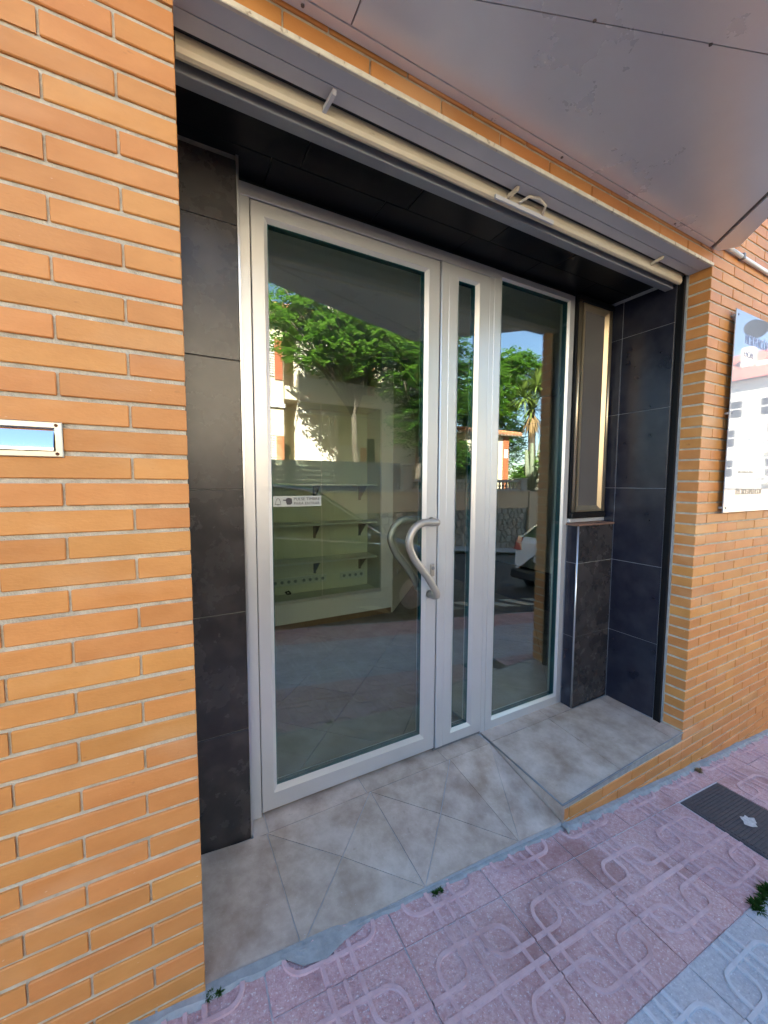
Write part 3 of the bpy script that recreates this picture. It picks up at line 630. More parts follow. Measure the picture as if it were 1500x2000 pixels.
# sticker on the glass
YS = GL + .008 - 0.0045
stk = thing('door_sticker', 'small rectangular sticker asking visitors to ring the bell, on the door glass', 'sticker', (0.42, YS, 1.28))
m = MB(); m.box(0.3235, 0.5290, YS, YS + 0.0012, 1.278, 1.322); m.build('backing', 'decal', stk)
text('lettering', 'PULSE TIMBRE', 0.408, YS - .001, 1.3035, 0.0125, 'ink_dark', stk, 0.114)
text('lettering', 'PARA ENTRAR', 0.408, YS - .001, 1.2845, 0.0125, 'ink_dark', stk, 0.114)
m = MB(); bell = [(-.013, 0), (-.0095, .004), (-.009, .012), (-.006, .020), (-.002, .0235), (.002, .0235), (.006, .020), (.009, .012), (.0095, .004), (.013, 0)]
m.tube([(0.343 + x, YS - .0008, 1.2885 + z) for x, z in bell] + [(0.330, YS - .0008, 1.2885)], 0.0009, 6); m.tube([(0.339, YS - .0008, 1.287), (0.343, YS - .0008, 1.285), (0.347, YS - .0008, 1.287)], .0009, 6); m.build('bell_symbol', 'ink_dark', stk)
hand = [(0.363, 1.3075), (0.376, 1.3075), (0.378, 1.312), (0.386, 1.315), (0.400, 1.312), (0.402, 1.292), (0.394, 1.286), (0.380, 1.286), (0.376, 1.296), (0.376, 1.302), (0.363, 1.3035)]
m = MB(); m.prism([(x, YS - .0012, z) for x, z in hand], (0, 0.001, 0)); recalc(m.build('hand_symbol', 'ink_dark', stk))

# framed grey panel above the pedestal
fp = thing('framed_panel', 'tall narrow bronze framed grey mesh panel with black ends above the tiled pedestal', 'framed panel', (2.31, 0.52, 1.15))
PX0, PX1, PZ0, PZ1, PY = 2.1445, 2.4870, 1.160, 2.512, 0.500
m = MB(); m.box(PX0 + .004, PX1 - .004, 0.522, 0.60, PZ0 - .02, PZ1 + .012); m.build('back_box', 'black_plastic', fp)
m = MB(); m.bbox(PX0, PX1, PY, 0.5235, PZ0, PZ0 + .038, 0.006); m.build('end_cap', 'black_plastic', fp)
m = MB(); m.bbox(PX0, PX1, PY, 0.5235, PZ1 - .040, PZ1, 0.006); m.build('end_cap', 'black_plastic', fp)
for x in (PX0 + .021, PX1 - .021):
    m = MB(); m.tube([(x, PY + .013, PZ0 + .038), (x, PY + .013, PZ1 - .040)], 0.0105, 12); m.build('side_rail', 'bronze', fp)
    m = MB(); m.box(x - .021, x + .021, PY + .014, .5235, PZ0 + .038, PZ1 - .04); m.build('rail_channel', 'black_plastic', fp)
m = MB(); m.ring(PX0 + .040, PX1 - .040, PZ0 + .040, PZ1 - .042, [(0, .522), (0, PY + .004), (.012, PY + .003), (.040, PY + .018), (.044, PY + .019)]); m.build('inner_frame', 'bronze', fp)
m = MB(); m.box(PX0 + .060, PX1 - .060, PY + .0165, .5225, PZ0 + .06, PZ1 - .06); m.build('mesh_sheet', 'mesh_grey', fp)
m = MB(); m.bbox(2.1405, 2.4875, 0.512, 0.60, 1.1345, 1.1585, 0.002); m.build('base_rail', 'alu', fp)

# mail slot
ms = thing('mail_slot', 'polished steel mail slot with rusty screws set in the left brick wall', 'mail slot', (-0.39, -0.005, 1.43))
m = MB(); m.ring(-0.545, -0.243, 1.431, 1.507, [(0, 0.0), (0, -.004), (.002, -.0065), (.0125, -.0065), (.0165, -.003), (.0165, 0.004)]); m.build('frame', 'steel', ms)
m = MB(); m.box(-0.535, -0.252, -0.0005, 0.006, 1.442, 1.498); m.build('slot', 'dark_void', ms)
m = MB(); n = 8; vs = []
for i in range(n + 1):
    t = i / n; z = 1.4455 + t * 0.042; y = -0.0145 + 0.0105 * t ** 1.2
    for x in (-0.530, -0.258): vs.append((x, y, z))
for i in range(n + 1):
    t = i / n; z = 1.4455 + t * 0.042; y = -0.0145 + 0.0105 * t ** 1.2 + .0015
    for x in (-0.530, -0.258): vs.append((x, y, z))
fs2 = [(2 * i, 2 * i + 1, 2 * i + 3, 2 * i + 2) for i in range(n)] + [(2 * n + 2 + 2 * i, 2 * n + 4 + 2 * i, 2 * n + 5 + 2 * i, 2 * n + 3 + 2 * i) for i in range(n)]
m.add(vs, fs2); m.build('flap', 'chrome', ms)
for x in (-0.253, -0.535):
    for z in (1.4385, 1.4995): MB().lathe((x, -0.0085, z), [(0.0022, 0), (0.0036, .0012), (0.0036, .003)], 10, 'y').build('screw', 'rust', ms)

# white acrylic sign on the right wall
sg = thing('wall_sign', 'white glossy acrylic treatment sign on standoffs on the right brick wall', 'sign', (3.2, -0.03, 1.22))
m = MB(); m.bbox(2.730, 3.760, -0.034, -0.028, 1.214, 2.346, 0.0015); m.build('plate', 'acrylic', sg)
for x in (2.757, 3.733):
    for z in (1.242, 1.78, 2.318):
        MB().lathe((x, -0.0365, z), [(0.004, 0), (0.0065, .001), (0.0065, .0027)], 10, 'y').build('cap_screw', 'alu_dark', sg)
        MB().lathe((x, -0.028, z), [(0.007, 0), (0.007, .030)], 10, 'y').build('standoff', 'alu', sg)
for s, x, z, h, mt, w in (('MICROPUNCIÓN', 2.855, 2.178, 0.055, 'ink_blue', 0.30), ('FACIAL', 2.855, 2.105, 0.036, 'ink_grey', 0.12), ('ELECTROESTIMULACIÓN', 2.868, 1.318, 0.036, 'ink_dark', 0.345)):
    text('lettering', s, x, -0.0350, z, h, mt, sg, w)
rr = random.Random(8)                                    # lines of print too faint to read in the photograph
for x, z, h, w, mt in ((2.885, 1.442, 0.020, 0.20, 'ink_dark'), (3.115, 1.402, 0.024, 0.24, 'ink_grey'), (2.905, 1.640, 0.018, 0.12, 'ink_grey'), (3.13, 1.63, 0.018, 0.16, 'ink_grey'), (3.13, 1.585, 0.016, 0.15, 'ink_grey'), (3.13, 1.54, 0.016, 0.15, 'ink_grey')):
    m = MB(); xx = x
    while xx < x + w: ww = rr.uniform(.006, .014); m.box(xx, xx + ww, -0.0348, -0.0342, z, z + h * rr.uniform(.55, 1)); xx += ww + .004
    tag(m.build('faint_print', mt, sg), 'faint unreadable line of print', kind='stuff')
# spotlight over the sign, conduit
spt = thing('sign_spotlight', 'small dark spotlight on an arm above the white sign', 'spotlight', (3.33, -0.1, 2.36))
m = MB(); m.tube([(3.33, 0.0, 2.40), (3.33, -0.07, 2.42), (3.33, -0.13, 2.40)], 0.009, 8); m.build('arm', 'iron', spt)
m = MB(); m.lathe((3.28, -0.14, 2.372), [(0.012, -.06), (0.045, -.05), (0.052, 0.04), (0.030, 0.09), (0.008, .10)], 14, 'x'); m.build('lamp_head', 'iron', spt)
cn = thing('wall_conduit', 'thin white cable conduit clipped along the right brick wall', 'conduit', (3.2, -0.02, 2.62))
m = MB(); m.tube([(2.60, -0.015, 2.648), (2.85, -0.015, 2.640), (5.5, -0.015, 2.625)], 0.0115, 10); m.build('pipe', 'white_plastic', cn)
for x in (2.79, 3.3): m = MB(); m.bbox(x, x + .018, -0.03, 0.0, 2.626, 2.658, .002); m.build('clip', 'alu_dark', cn)

# ------------------------------------------------------------------ shop interior
RX0, RX1, RY0, RY1, RZ0, RZ1 = -0.9, 5.2, 0.60, 5.2, -0.045, 2.74
ib = tag(MB().box(RX0, RX1, RY0, RY1, -0.12, -0.050).build('shop_floor', 'dark_grout'), 'diagonal tile floor inside the shop', kind='structure')
s_ = 0.42; q = math.sqrt(.5)
for i in range(-2, 14):
    for j in range(-12, 8):
        u0, v0 = i * s_, j * s_
        poly = [((u - v) * q + 0.1, (u + v) * q + 0.35) for u, v in ((u0, v0), (u0 + s_, v0), (u0 + s_, v0 + s_), (u0, v0 + s_))]
        for a_, b_, c_ in ((1, 0, RX1 - 1.6), (-1, 0, -0.1), (0, 1, 3.9), (0, -1, -RY0)): 
            poly = clip(poly, a_, b_, c_)
            if len(poly) < 3: break
        if len(poly) < 3: continue
        ins = inset(poly, 0.002)
        if len(ins) < 3: continue
        m = MB(); m.prism([(x, y, -0.050) for x, y in ins], (0, 0, 0.008)); m.build('floor_tile', 'inner_tile', ib)
sw = MB()
sw.box(RX0 - .1, RX0, RY0, RY1, -.1, 2.9); sw.box(RX1, RX1 + .1, RY0, RY1, -.1, 2.9); sw.box(RX0, RX1, RY1, RY1 + .1, -.1, 2.9)
sw.box(RX0, -0.15, 0.45, RY0, -.1, 2.9); sw.box(2.60, RX1, 0.601, 0.64, -.1, 2.9); sw.box(-0.15, 2.6, 0.601, 0.64, 2.53, 2.9); sw.box(2.15, 2.6, 0.601, 0.64, -0.05, 2.56); sw.box(-.15, .2, .621, .64, -.05, 2.56)
tag(sw.build('shop_wall', 'cream_wall'), 'cream walls inside the shop', kind='structure')
tag(MB().box(RX0, RX1, RY0, RY1, RZ1, RZ1 + .1).build('shop_ceiling', 'ceiling_white'), 'plain ceiling inside the shop', kind='structure')
cb = thing('display_cabinet', 'white built in display cabinet with glass front, shelves and socket strips inside the shop', 'display cabinet', (1.0, 2.7, -0.04))
CY = 2.58; X0, X1 = -0.75, 2.035
m = MB(); m.box(X0, X1, CY, CY + .03, 0.02, 0.212); m.box(1.895, X1, CY + .0003, CY + .03, 0.2125, 2.74); m.box(X0, 1.8945, CY, CY + .03, 2.145, 2.365); m.box(X0, X0 + .1, CY + .0003, CY + .03, .2125, 2.1445); m.build('front_frame', 'white_lam', cb)
m = MB(); m.box(X0, X1 - .002, CY + .012, CY + .03, -0.042, 0.0195); m.build('skirting', 'brown_skirt', cb)
m = MB(); m.box(X0, X1, CY + .36, CY + .38, 0.0, 2.74); m.box(1.9, 1.93, CY + .031, CY + .36, 0.15, 2.74); m.box(X0, 1.9, CY + .031, CY + .36, 0.19, 0.212); m.box(X0, 1.9, CY + .031, CY + .36, 2.146, 2.166); m.build('carcass', 'cream_wall', cb)
for z in (1.365, 0.965, 0.585): MB().bbox(X0, 1.895, CY + .10, CY + .358, z - .02, z, .002).build('shelf', 'white_lam', cb)
for z in (1.345, 0.945, 0.565):
    for x in (0.55, 1.27, 1.80):
        m = MB(); m.box(x - .012, x + .012, CY + .34, CY + .358, z - .16, z); m.prism([(x - .004, CY + .34, z - .15), (x - .004, CY + .34, z), (x - .004, CY + .16, z)], (0.008, 0, 0)); recalc(m.build('bracket', 'alu_dark', cb))
for xa in (0.80, 1.10, 1.56):
    stp = MB().bbox(xa, xa + .30, CY + .345, CY + .359, 0.30, 0.385, .003).build('socket_strip', 'white_plastic', cb)
    for i in range(4):
        m = MB(); m.lathe((xa + .045 + i * .07, CY + .337, 0.343), [(0.024, 0), (0.026, .004), (0.026, .010)], 14, 'y'); sk = m.build('socket', 'white_plastic', stp)
        m = MB(); m.lathe((xa + .045 + i * .07, CY + .3355, 0.343), [(0.017, 0), (0.018, .002)], 12, 'y'); m.build('socket_hole', 'ink_grey', stp)
MB().box(X0 + .1, 1.245, CY + .045, CY + .050, .2125, 2.144).build('sliding_glass', 'pane_clear', cb)
MB().box(1.250, 1.8945, CY + .030, CY + .035, .2125, 2.144).build('sliding_glass', 'pane_clear', cb)
m = MB(); m.box(X0 + .1, 1.26, CY + .044, CY + .056, .2125, .235); m.box(1.25, 1.8945, CY + .026, CY + .040, .213, .245); m.build('glass_rail', 'alu', cb)
m = MB(); m.tube([(0.99, CY + .3, .225), (0.95, CY + .28, .235), (0.93, CY + .26, .26), (0.96, CY + .25, .27), (0.985, CY + .26, .24)], .008, 8); m.build('loose_cable', 'black_plastic', cb)
pw = MB(); d45 = Vector((math.sin(R(43)), math.cos(R(43)), 0))
p0 = Vector((2.036, CY + .001, -0.05)); p1 = p0 + d45 * 2.4; nn = Vector((-d45.y, d45.x, 0)) * 0.08
pw.prism([p0, p1, p1 + nn, p0 + nn], (0, 0, 2.8)); tag(recalc(pw.build('shop_partition', 'cream_wall')), 'angled partition inside the shop beside the cabinet', kind='structure')
for i, z in enumerate((1.31, 0.96, 0.33)):
    hk = MB(); c0 = p0 + d45 * 0.22; out = Vector((d45.y, -d45.x, 0))
    a_ = Vector((c0.x, c0.y, z)); hk.tube([a_ + Vector((0, 0, .07)), a_, a_ + d45 * .17, a_ + d45 * .17 + Vector((0, 0, .03))], .008, 8)
    o = hk.build('wall_bracket', 'white_plastic'); tag(o, ['small white bracket highest on the angled partition inside the shop', 'small white bracket half way up the angled partition inside the shop', 'small white bracket lowest on the angled partition inside the shop'][i], 'bracket', 'white brackets on the inner partition')

# ------------------------------------------------------------------ across the street: retaining wall, fence, balustrade
WY = MY(10.7)
rw = thing('garden_wall', 'rough stone retaining wall with beige rendered top across the street', 'garden wall', (9, WY, -1.0))
m = MB(); m.box(-18, 13.2, WY - .5, WY - 0.07, -3.0, 0.36); m.build('mortar_bed', 'dark_grout', rw)
m = MB(); m.box(-18, 13.2, WY - .5, WY, 0.36, 1.05); m.build('rendered_band', 'beige_render', rw)
m = MB(); m.box(-18, 13.25, WY - .5, WY + .04, 1.05, 1.10); m.build('coping', 'baluster_stone', rw)
rr = random.Random(11); seeds = []
sx, sz = 0.30, 0.25
for i in range(-10, 46):
    for j in range(-9, 2): seeds.append((i * sx + rr.uniform(-.13, .13) + (j % 2) * .15, j * sz + rr.uniform(-.10, .10) + 0.05))
rest = MB(); cnt = 0
for s in seeds:
    if s[1] < gz(s[0]) - 0.25 or s[0] > 13.1: continue
    poly = [(s[0] - .5, s[1] - .5), (s[0] + .5, s[1] - .5), (s[0] + .5, s[1] + .5), (s[0] - .5, s[1] + .5)]
    for t in seeds:
        if t is s or abs(t[0] - s[0]) > .9 or abs(t[1] - s[1]) > .9: continue
        nx, ny = t[0] - s[0], t[1] - s[1]; poly = clip(poly, nx, ny, nx * (s[0] + t[0]) / 2 + ny * (s[1] + t[1]) / 2)
        if len(poly) < 3: break
    poly = clip(poly, 0, 1, .358) if len(poly) > 2 else poly
    if len(poly) < 3: continue
    a_ = inset(poly, .014); b_ = inset(poly, .05)
    if len(a_) < 3: continue
    cx = sum(p[0] for p in a_) / len(a_); cz = sum(p[1] for p in a_) / len(a_); pr = rr.uniform(-.02, .02)
    m = rest if (s[0] < 5.0 or cnt > 290) else MB()
    k = len(a_); mid = [(cx + (p[0] - cx) * .72, cz + (p[1] - cz) * .72) for p in a_]
    vs = [(x, WY - .10, z) for x, z in a_] + [(x, WY - .035 + pr, z) for x, z in a_] + [(x, WY + pr + rr.uniform(-.012, .015), z) for x, z in mid]
    fs3 = [(i, (i + 1) % k, k + (i + 1) % k, k + i) for i in range(k)] + [(k + i, k + (i + 1) % k, 2 * k + (i + 1) % k, 2 * k + i) for i in range(k)] + [tuple(range(2 * k, 3 * k))]
    m.add(vs, [f[::-1] for f in fs3])
    if m is not rest: m.build('stone', 'stone', rw); cnt += 1
tag(rest.build('far_stones', 'stone', rw), 'rough wall stones further up the street', kind='stuff')
tag(MB().box(-18, 13.2, MY(30), WY - .3, -3.0, 1.04).build('garden_ground', 'soil'), 'raised garden behind the stone wall', kind='structure')
bl = thing('balustrade', 'grey cast stone balustrade on top of the garden wall', 'balustrade', (10, WY - .15, 1.10))
m = MB(); m.box(7.4, 12.75, WY - .26, WY - .06, 1.425, 1.52); m.box(7.4, 12.75, WY - .26, WY - .06, 1.10, 1.145); m.build('rail', 'baluster_stone', bl)
bmsh = MB().lathe((0, 0, 0), [(.055, 0), (.055, .03), (.030, .05), (.062, .11), (.055, .16), (.028, .22), (.045, .25), (.055, .255), (.055, .285)], 10).mesh('baluster', 'baluster_stone')
for k in range(28): obj('baluster', bmsh, bl, (7.52 + k * .19, WY - .16, 1.143))
for (x, z1) in ((7.02, 2.09), (12.76, 1.62)):
    pl = thing('wall_pillar', 'grey block pillar at the %s end of the balustrade' % ('left' if x < 9 else 'right'), 'pillar', (x + .18, WY - .18, 1.1))
    for k in range(int((z1 - 1.16) / .11)): MB().bbox(x, x + .36, WY - .36, WY, 1.102 + k * .11, 1.205 + k * .11, .012).build('block', 'baluster_stone', pl)
    MB().bbox(x - .04, x + .40, WY - .40, WY + .04, 1.102 + int((z1 - 1.16) / .11) * .11, 1.16 + int((z1 - 1.16) / .11) * .11, .01).build('cap', 'baluster_stone', pl)
sf2 = thing('slat_fence', 'blue grey horizontal slat fence on the garden wall in front of the house', 'fence', (2, WY - .2, 1.1))
for k in range(6): MB().box(-12, 7.0, WY - .20, WY - .17, (1.104 if k == 0 else 1.16 + k * .152), 1.309 + k * .152).build('slat', 'slate_slat', sf2)
for k in range(9): MB().box(-11.9 + k * 2.3, -11.82 + k * 2.3, WY - .26, WY - .205, 1.10, 2.08).build('post', 'slate_slat', sf2)

# house across the street
HY = MY(14.0)
hs = thing('house', 'cream two storey house with white shutters, red brick piers and tiled roof across the street', 'house', (5, HY - 3, 1.04))
def hbox(name, x0, x1, d0, d1, z0, z1, mt, par=None): return MB().box(x0, x1, HY - d1, HY - d0, z0, z1).build(name, mt, par or hs)
hbox('wall', -6, 3.70, 0, 7, 1.0, 7.55, 'cream_render'); hbox('wall', 3.70, 4.27, 1.3, 7, 1.0, 7.55, 'cream_render')
hbox('wall', 4.27, 5.88, -.05, 7, 1.0, 7.55, 'pale_render'); hbox('wall', 5.88, 11.2, .5, 7, 1.0, 7.55, 'cream_render')
hbox('band', -6, 3.74, -.06, .02, 4.19, 4.34, 'white_render'); hbox('band', 4.23, 5.92, -.11, .02, 4.02, 4.16, 'white_render'); hbox('band', 3.70, 4.27, .05, 1.3, 4.55, 5.05, 'cream_render')
hbox('band', 5.88, 7.6, .10, .52, 4.75, 5.05, 'cream_render')
for (x0, x1, z0, z1, bx0, bx1, dd) in ((2.35, 3.37, 5.32, 6.75, 3.38, 3.66, 0), (2.45, 3.38, 2.05, 3.22, 3.40, 3.68, 0), (5.98, 7.09, 2.02, 2.95, 7.11, 7.37, .5), (0.2, 1.4, 5.32, 6.75, 1.42, 1.70, 0), (0.2, 1.4, 2.05, 3.22, 1.42, 1.7, 0), (5.9, 7.4, 5.15, 6.7, 7.45, 7.75, .5), (8.7, 9.9, 2.02, 2.95, 9.95, 10.2, .5), (8.7, 9.9, 5.1, 6.5, 9.95, 10.2, .5)):
    w = hbox('window', x0, x1, dd - .01, dd + .05, z0, z1, 'dark_void' if (x0 > 5.8 and z0 > 5 and x0 < 6) else 'shutter_white')
    if not (x0 > 5.8 and z0 > 5 and x0 < 6):
        k = int((z1 - z0) / .085)
        for i in range(k):
            z = z0 + i * (z1 - z0) / k; m = MB(); m.prism([(x0 + .03, HY - dd + .012, z + .008), (x1 - .03, HY - dd + .012, z + .008), (x1 - .03, HY - dd + .045, z + .012), (x0 + .03, HY - dd + .02, z + .078)], (0, 0, .012)); recalc(m.build('slat', 'shutter_white', w))
    bm_ = MB(); row = int((z1 - z0 + .1) / .075)
    for i in range(row):
        o_ = .12 if i % 2 else 0
        for a_, b_ in ((bx0, bx0 + .12 + o_ * .3), (bx0 + .13 + o_ * .3, bx1)): bm_.box(a_, b_, HY - dd, HY - dd + .035, z0 - .1 + i * .075, z0 - .1 + i * .075 + .064)
    tag(bm_.build('brick_pier', 'red_brick', hs), 'red brick pier beside the shutters', kind='stuff')
hbox('doorway', 7.40, 7.80, .495, .6, 1.9, 3.3, 'dark_void')
ar = MB(); ap = [(4.02 + .27 * math.cos(R(t)), 2.70 + .27 * math.sin(R(t))) for t in range(-50, 231, 20)]; ap += [(3.85, 2.2), (3.78, 1.04), (4.27, 1.04), (4.19, 2.2)]
ar.prism([(x, HY - 1.295, z) for x, z in ap], (0, .02, 0)); recalc(ar.build('arched_doorway', 'dark_void', hs))
eav = hbox('eave', -6.3, 11.5, -.45, 7.2, 7.55, 7.68, 'white_render')
rf = MB(); rf.add([(-6.4, HY + .55, 7.68), (11.6, HY + .55, 7.68), (11.6, HY - 3.2, 9.2), (-6.4, HY - 3.2, 9.2), (-6.4, HY - 7.3, 7.68), (11.6, HY - 7.3, 7.68)], [(0, 1, 2, 3), (3, 2, 5, 4), (0, 3, 4), (1, 5, 2), (0, 4, 5, 1)])
rfo = recalc(rf.build('roof', 'roof_tile', hs))
rib = MB()
for k in range(82):
    x = -6.3 + k * .22; rib.tube([(x, HY + .58, 7.70), (x, HY - 3.2, 9.24)], .075, 6)
tag(rib.build('tile_rows', 'roof_tile', rfo), 'rows of curved clay roof tiles', kind='stuff')
hbox('chimney', 6.5, 7.3, 2.4, 3.1, 8.4, 10.0, 'white_render', rfo)

# gate lodge, far building
gt = thing('gate_lodge', 'small cream gate porch with clay tile roof and brick pier beside the palm', 'gate porch', (13.4, MY(12.6), 1.0))
gy = MY(12.5)
MB().box(11.2, 13.45, gy - 1.6, gy, 1.0, 3.62).build('wall', 'cream_render', gt)
m = MB()
for k in range(28): m.box(13.452, 13.80, gy - .35, gy + .03, 1.02 + k * .09, 1.10 + k * .09)
tag(m.build('brick_pier', 'red_brick', gt), 'orange brick pier of the gate porch', kind='stuff')
m = MB()
for k in range(16):
    x = 11.1 + k * .215; m.tube([(x, gy + .25, 3.66), (x, gy - 1.7, 4.05)], .085, 8)
tag(m.build('roof_tiles', 'roof_tile', gt), 'curved clay tiles of the porch roof', kind='stuff')
MB().box(11.0, 14.5, gy - 1.65, gy + .2, 3.56, 3.66).build('roof_board', 'baluster_stone', gt)
m = MB(); m.box(13.50, 13.74, gy + .031, gy + .045, 2.55, 2.95); m.build('notice', 'plate_white', gt)
tag(MB().box(13.26, 60, MY(40), MY(10.9), -6, 1.0).build('lower_garden', 'soil'), 'raised planted ground beyond the balustrade', kind='structure')
LW = MB().box(13.3, 60, WY - .3, WY - .02, -6, 1.04); tag(LW.build('boundary_wall', 'beige_render'), 'beige boundary wall continuing down the street', 'wall')

ab = thing('apartment_block', 'bright white apartment block with red roof far down the street', 'apartment block', (52, -17, -2))
def abx(name, x0, x1, y0, y1, z0, z1, mt, par=None): return MB().box(x0, x1, y0, y1, z0, z1).build(name, mt, par or ab)
ax0 = 50.0
abx('wall', ax0, ax0 + 12, -31.0, -13.6, -4, 11.6, 'white_render')
abx('bay', ax0 - 1.2, ax0, -24.0, -15.2, -4, 7.2, 'white_render')
rf2 = MB(); rf2.add([(ax0 - .8, -31.5, 11.6), (ax0 - .8, -11.5, 11.6), (ax0 + 13, -11.5, 11.6), (ax0 + 13, -31.5, 11.6), (ax0 + 4, -28, 15.2), (ax0 + 4, -15, 15.2)], [(0, 4, 5, 1), (1, 5, 2), (2, 5, 4, 3), (3, 4, 0)])
r2 = recalc(rf2.build('roof', 'red_roof', ab))
for y, z in ((-15.0, 14.2), (-17.6, 14.2), (-16.4, 12.6), (-19.2, 12.6), (-21.4, 14.2)): abx('chimney', ax0 + 1.2, ax0 + 2.2, y - .4, y + .4, z - 1, z + .9, 'white_render', r2)
for fl_ in range(4):
    for k in range(6):
        y = -15.3 - k * 2.4; z = -0.8 + fl_ * 2.95; xx = ax0 - 1.2 if (z < 6 and y > -24 and y < -15.3 and k >= 1) else ax0
        w = abx('window', xx - .06, xx + .02, y - .5, y + .5, z, z + 1.6, 'dark_void'); abx('frame', xx - .09, xx - .065, y - .52, y + .52, z + .76, z + .86, 'shutter_white', w)
    abx('balcony', ax0 - 1.0, ax0 - .002, -14.9, -13.4, -1.3 + fl_ * 2.95, -1.1 + fl_ * 2.95, 'white_render')

# ------------------------------------------------------------------ vegetation
def leafcloud(name, centers, n, per, size, asp, mt, parent, spread, droop=.3, rs=1):
    rr = random.Random(rs); vs = []; fs = []
    tot = sum(c[3] * c[4] * c[5] for c in centers)
    for (cx, cy, cz, rx, ry, rz) in centers:
        for _ in range(int(n * rx * ry * rz / tot)):
            while True:
                u = [rr.uniform(-1, 1) for _ in range(3)]; d = math.sqrt(sum(a * a for a in u))
                if d < 1 and (d > .45 or rr.random() < .25): break
            w = 1 + .22 * math.sin(u[0] * 7 + cz) * math.cos(u[2] * 9 + cx)
            bx, by, bz = cx + u[0] * rx * w, cy + u[1] * ry * w, cz + u[2] * rz * w
            az = rr.uniform(0, 6.28); fd = Vector((math.cos(az), math.sin(az), rr.uniform(-.5, .25))).normalized(); sd_ = fd.cross(Vector((0, 0, 1))).normalized()
            L = spread * rr.uniform(.7, 1.3)
            for k in range(per):
                t = (k + .5) / per; side = 1 if k % 2 else -1
                p = Vector((bx, by, bz)) + fd * (t - .5) * L + Vector((0, 0, -droop * L * t * t))
                s = size * rr.uniform(.7, 1.25); ld = (sd_ * side + fd * .45 + Vector((0, 0, rr.uniform(-.5, .3)))).normalized(); wd = ld.cross(Vector((rr.uniform(-.3, .3), rr.uniform(-.3, .3), 1))).normalized() * s * asp
                o = len(vs); vs += [tuple(p), tuple(p + ld * s * .5 + wd), tuple(p + ld * s), tuple(p + ld * s * .5 - wd)]; fs.append((o, o + 1, o + 2, o + 3))
    me = bpy.data.meshes.new(name); me.from_pydata(vs, [], fs); me.materials.append(MATS[mt]); me.update()
    return obj(name, me, parent)
def tree(name, label, base, top, centers, n, per, size, asp, mt, spread, r0, rs, group=None):
    t = thing(name, label, 'tree', base, group); rr = random.Random(rs)
    b = Vector(base); e = Vector(top); m = MB()
    mid = b.lerp(e, .5) + Vector((rr.uniform(-.15, .15), rr.uniform(-.1, .1), 0))
    m.tube([b, b.lerp(mid, .5), mid, e], [r0 * 1.25, r0, r0 * .85, r0 * .65], 10); 
    for c in centers:
        for k in range(6):
            q_ = Vector((c[0] + rr.uniform(-.75, .75) * c[3], c[1] + rr.uniform(-.75, .75) * c[4], c[2] + rr.uniform(-.5, .7) * c[5])); h = e.lerp(q_, .5) + Vector((rr.uniform(-.2, .2), rr.uniform(-.2, .2), rr.uniform(-.1, .3)))
            m.tube([mid.lerp(e, rr.uniform(.6, 1.0)), h, q_], [r0 * .45, r0 * .28, .015], 6)
    m.build('trunk', 'bark', t)
    leafcloud('crown', centers, n, per, size, asp, mt, t, spread, rs=rs); return t
TD = MY(12.0)
tree('garden_tree', 'bright green feathery leaved tree in front of the cream house', (6.0, TD - .1, 1.0), (5.7, TD, 4.3),
     [(4.0, TD, 6.3, 1.25, 1.1, 1.1), (5.4, TD + .1, 6.2, 1.5, 1.3, 1.25), (3.4, TD + .1, 7.3, .9, .8, .7), (5.0, TD, 7.6, 1.6, 1.2, .9), (6.9, TD + .1, 5.9, 1.3, 1.1, 1.3), (6.4, TD, 7.3, 1.5, 1.2, 1.1)], 1700, 12, .17, .24, 'leaf_bright', .55, .13, 21, 'garden trees across the street')
tree('garden_tree', 'dense darker green tree behind the slat fence and block pillar', (8.3, TD + .2, 1.0), (8.4, TD, 3.6),
     [(8.2, TD, 5.4, 1.3, 1.2, 1.5), (9.3, TD + .1, 6.3, 1.5, 1.2, 1.2), (8.3, TD, 7.4, 1.5, 1.2, 1.0), (8.3, TD + .1, 3.7, 1.1, 1.0, 1.1), (9.7, TD + .1, 4.9, 1.0, 1.0, .9)], 2300, 12, .15, .26, 'leaf_mid', .5, .12, 22, 'garden trees across the street')
tree('garden_tree', 'tall pale green tree under the open sky behind the gate porch', (15.0, MY(15.0), 1.0), (15.0, MY(15), 4.5),
     [(14.2, MY(15), 5.6, 1.7, 1.3, 2.0), (15.8, MY(15.2), 6.2, 1.5, 1.3, 1.6), (16.7, MY(15.4), 8.0, 1.3, 1.2, .8), (15.6, MY(15), 4.0, 1.7, 1.2, 1.4), (17.8, MY(15.4), 7.6, 1.5, 1.2, 1.2)], 2400, 12, .19, .30, 'leaf_bright', .5, .14, 23, 'garden trees across the street')
yu = thing('yucca_palm', 'spiky yucca palm with a brown skirt of dry leaves', 'palm', (15.2, MY(12.4), 1.0)); yb = Vector((15.2, MY(12.4), 1.0))
MB().tube([yb, yb + Vector((.05, 0, 1.8)), yb + Vector((-.05, 0, 3.9))], [.22, .18, .15], 10).build('trunk', 'bark', yu)
def blades(name, c, n, L, w, mt, par, lo, hi, rs):
    rr = random.Random(rs); vs = []; fs = []
    for _ in range(n):
        az = rr.uniform(0, 6.283); el = R(rr.uniform(lo, hi)); d = Vector((math.cos(az) * math.cos(el), math.sin(az) * math.cos(el), math.sin(el))); s = d.cross(Vector((0, 0, 1))).normalized() * w; l = L * rr.uniform(.7, 1.1)
        dr = Vector((0, 0, -.18 * l)); o = len(vs)
        vs += [tuple(c - s * .6), tuple(c + s * .6), tuple(c + d * l * .55 + s), tuple(c + d * l * .55 - s), tuple(c + d * l + dr)]
        fs += [(o, o + 1, o + 2, o + 3), (o + 3, o + 2, o + 4)]
    me = bpy.data.meshes.new(name); me.from_pydata(vs, [], fs); me.materials.append(MATS[mt]); return obj(name, me, par)
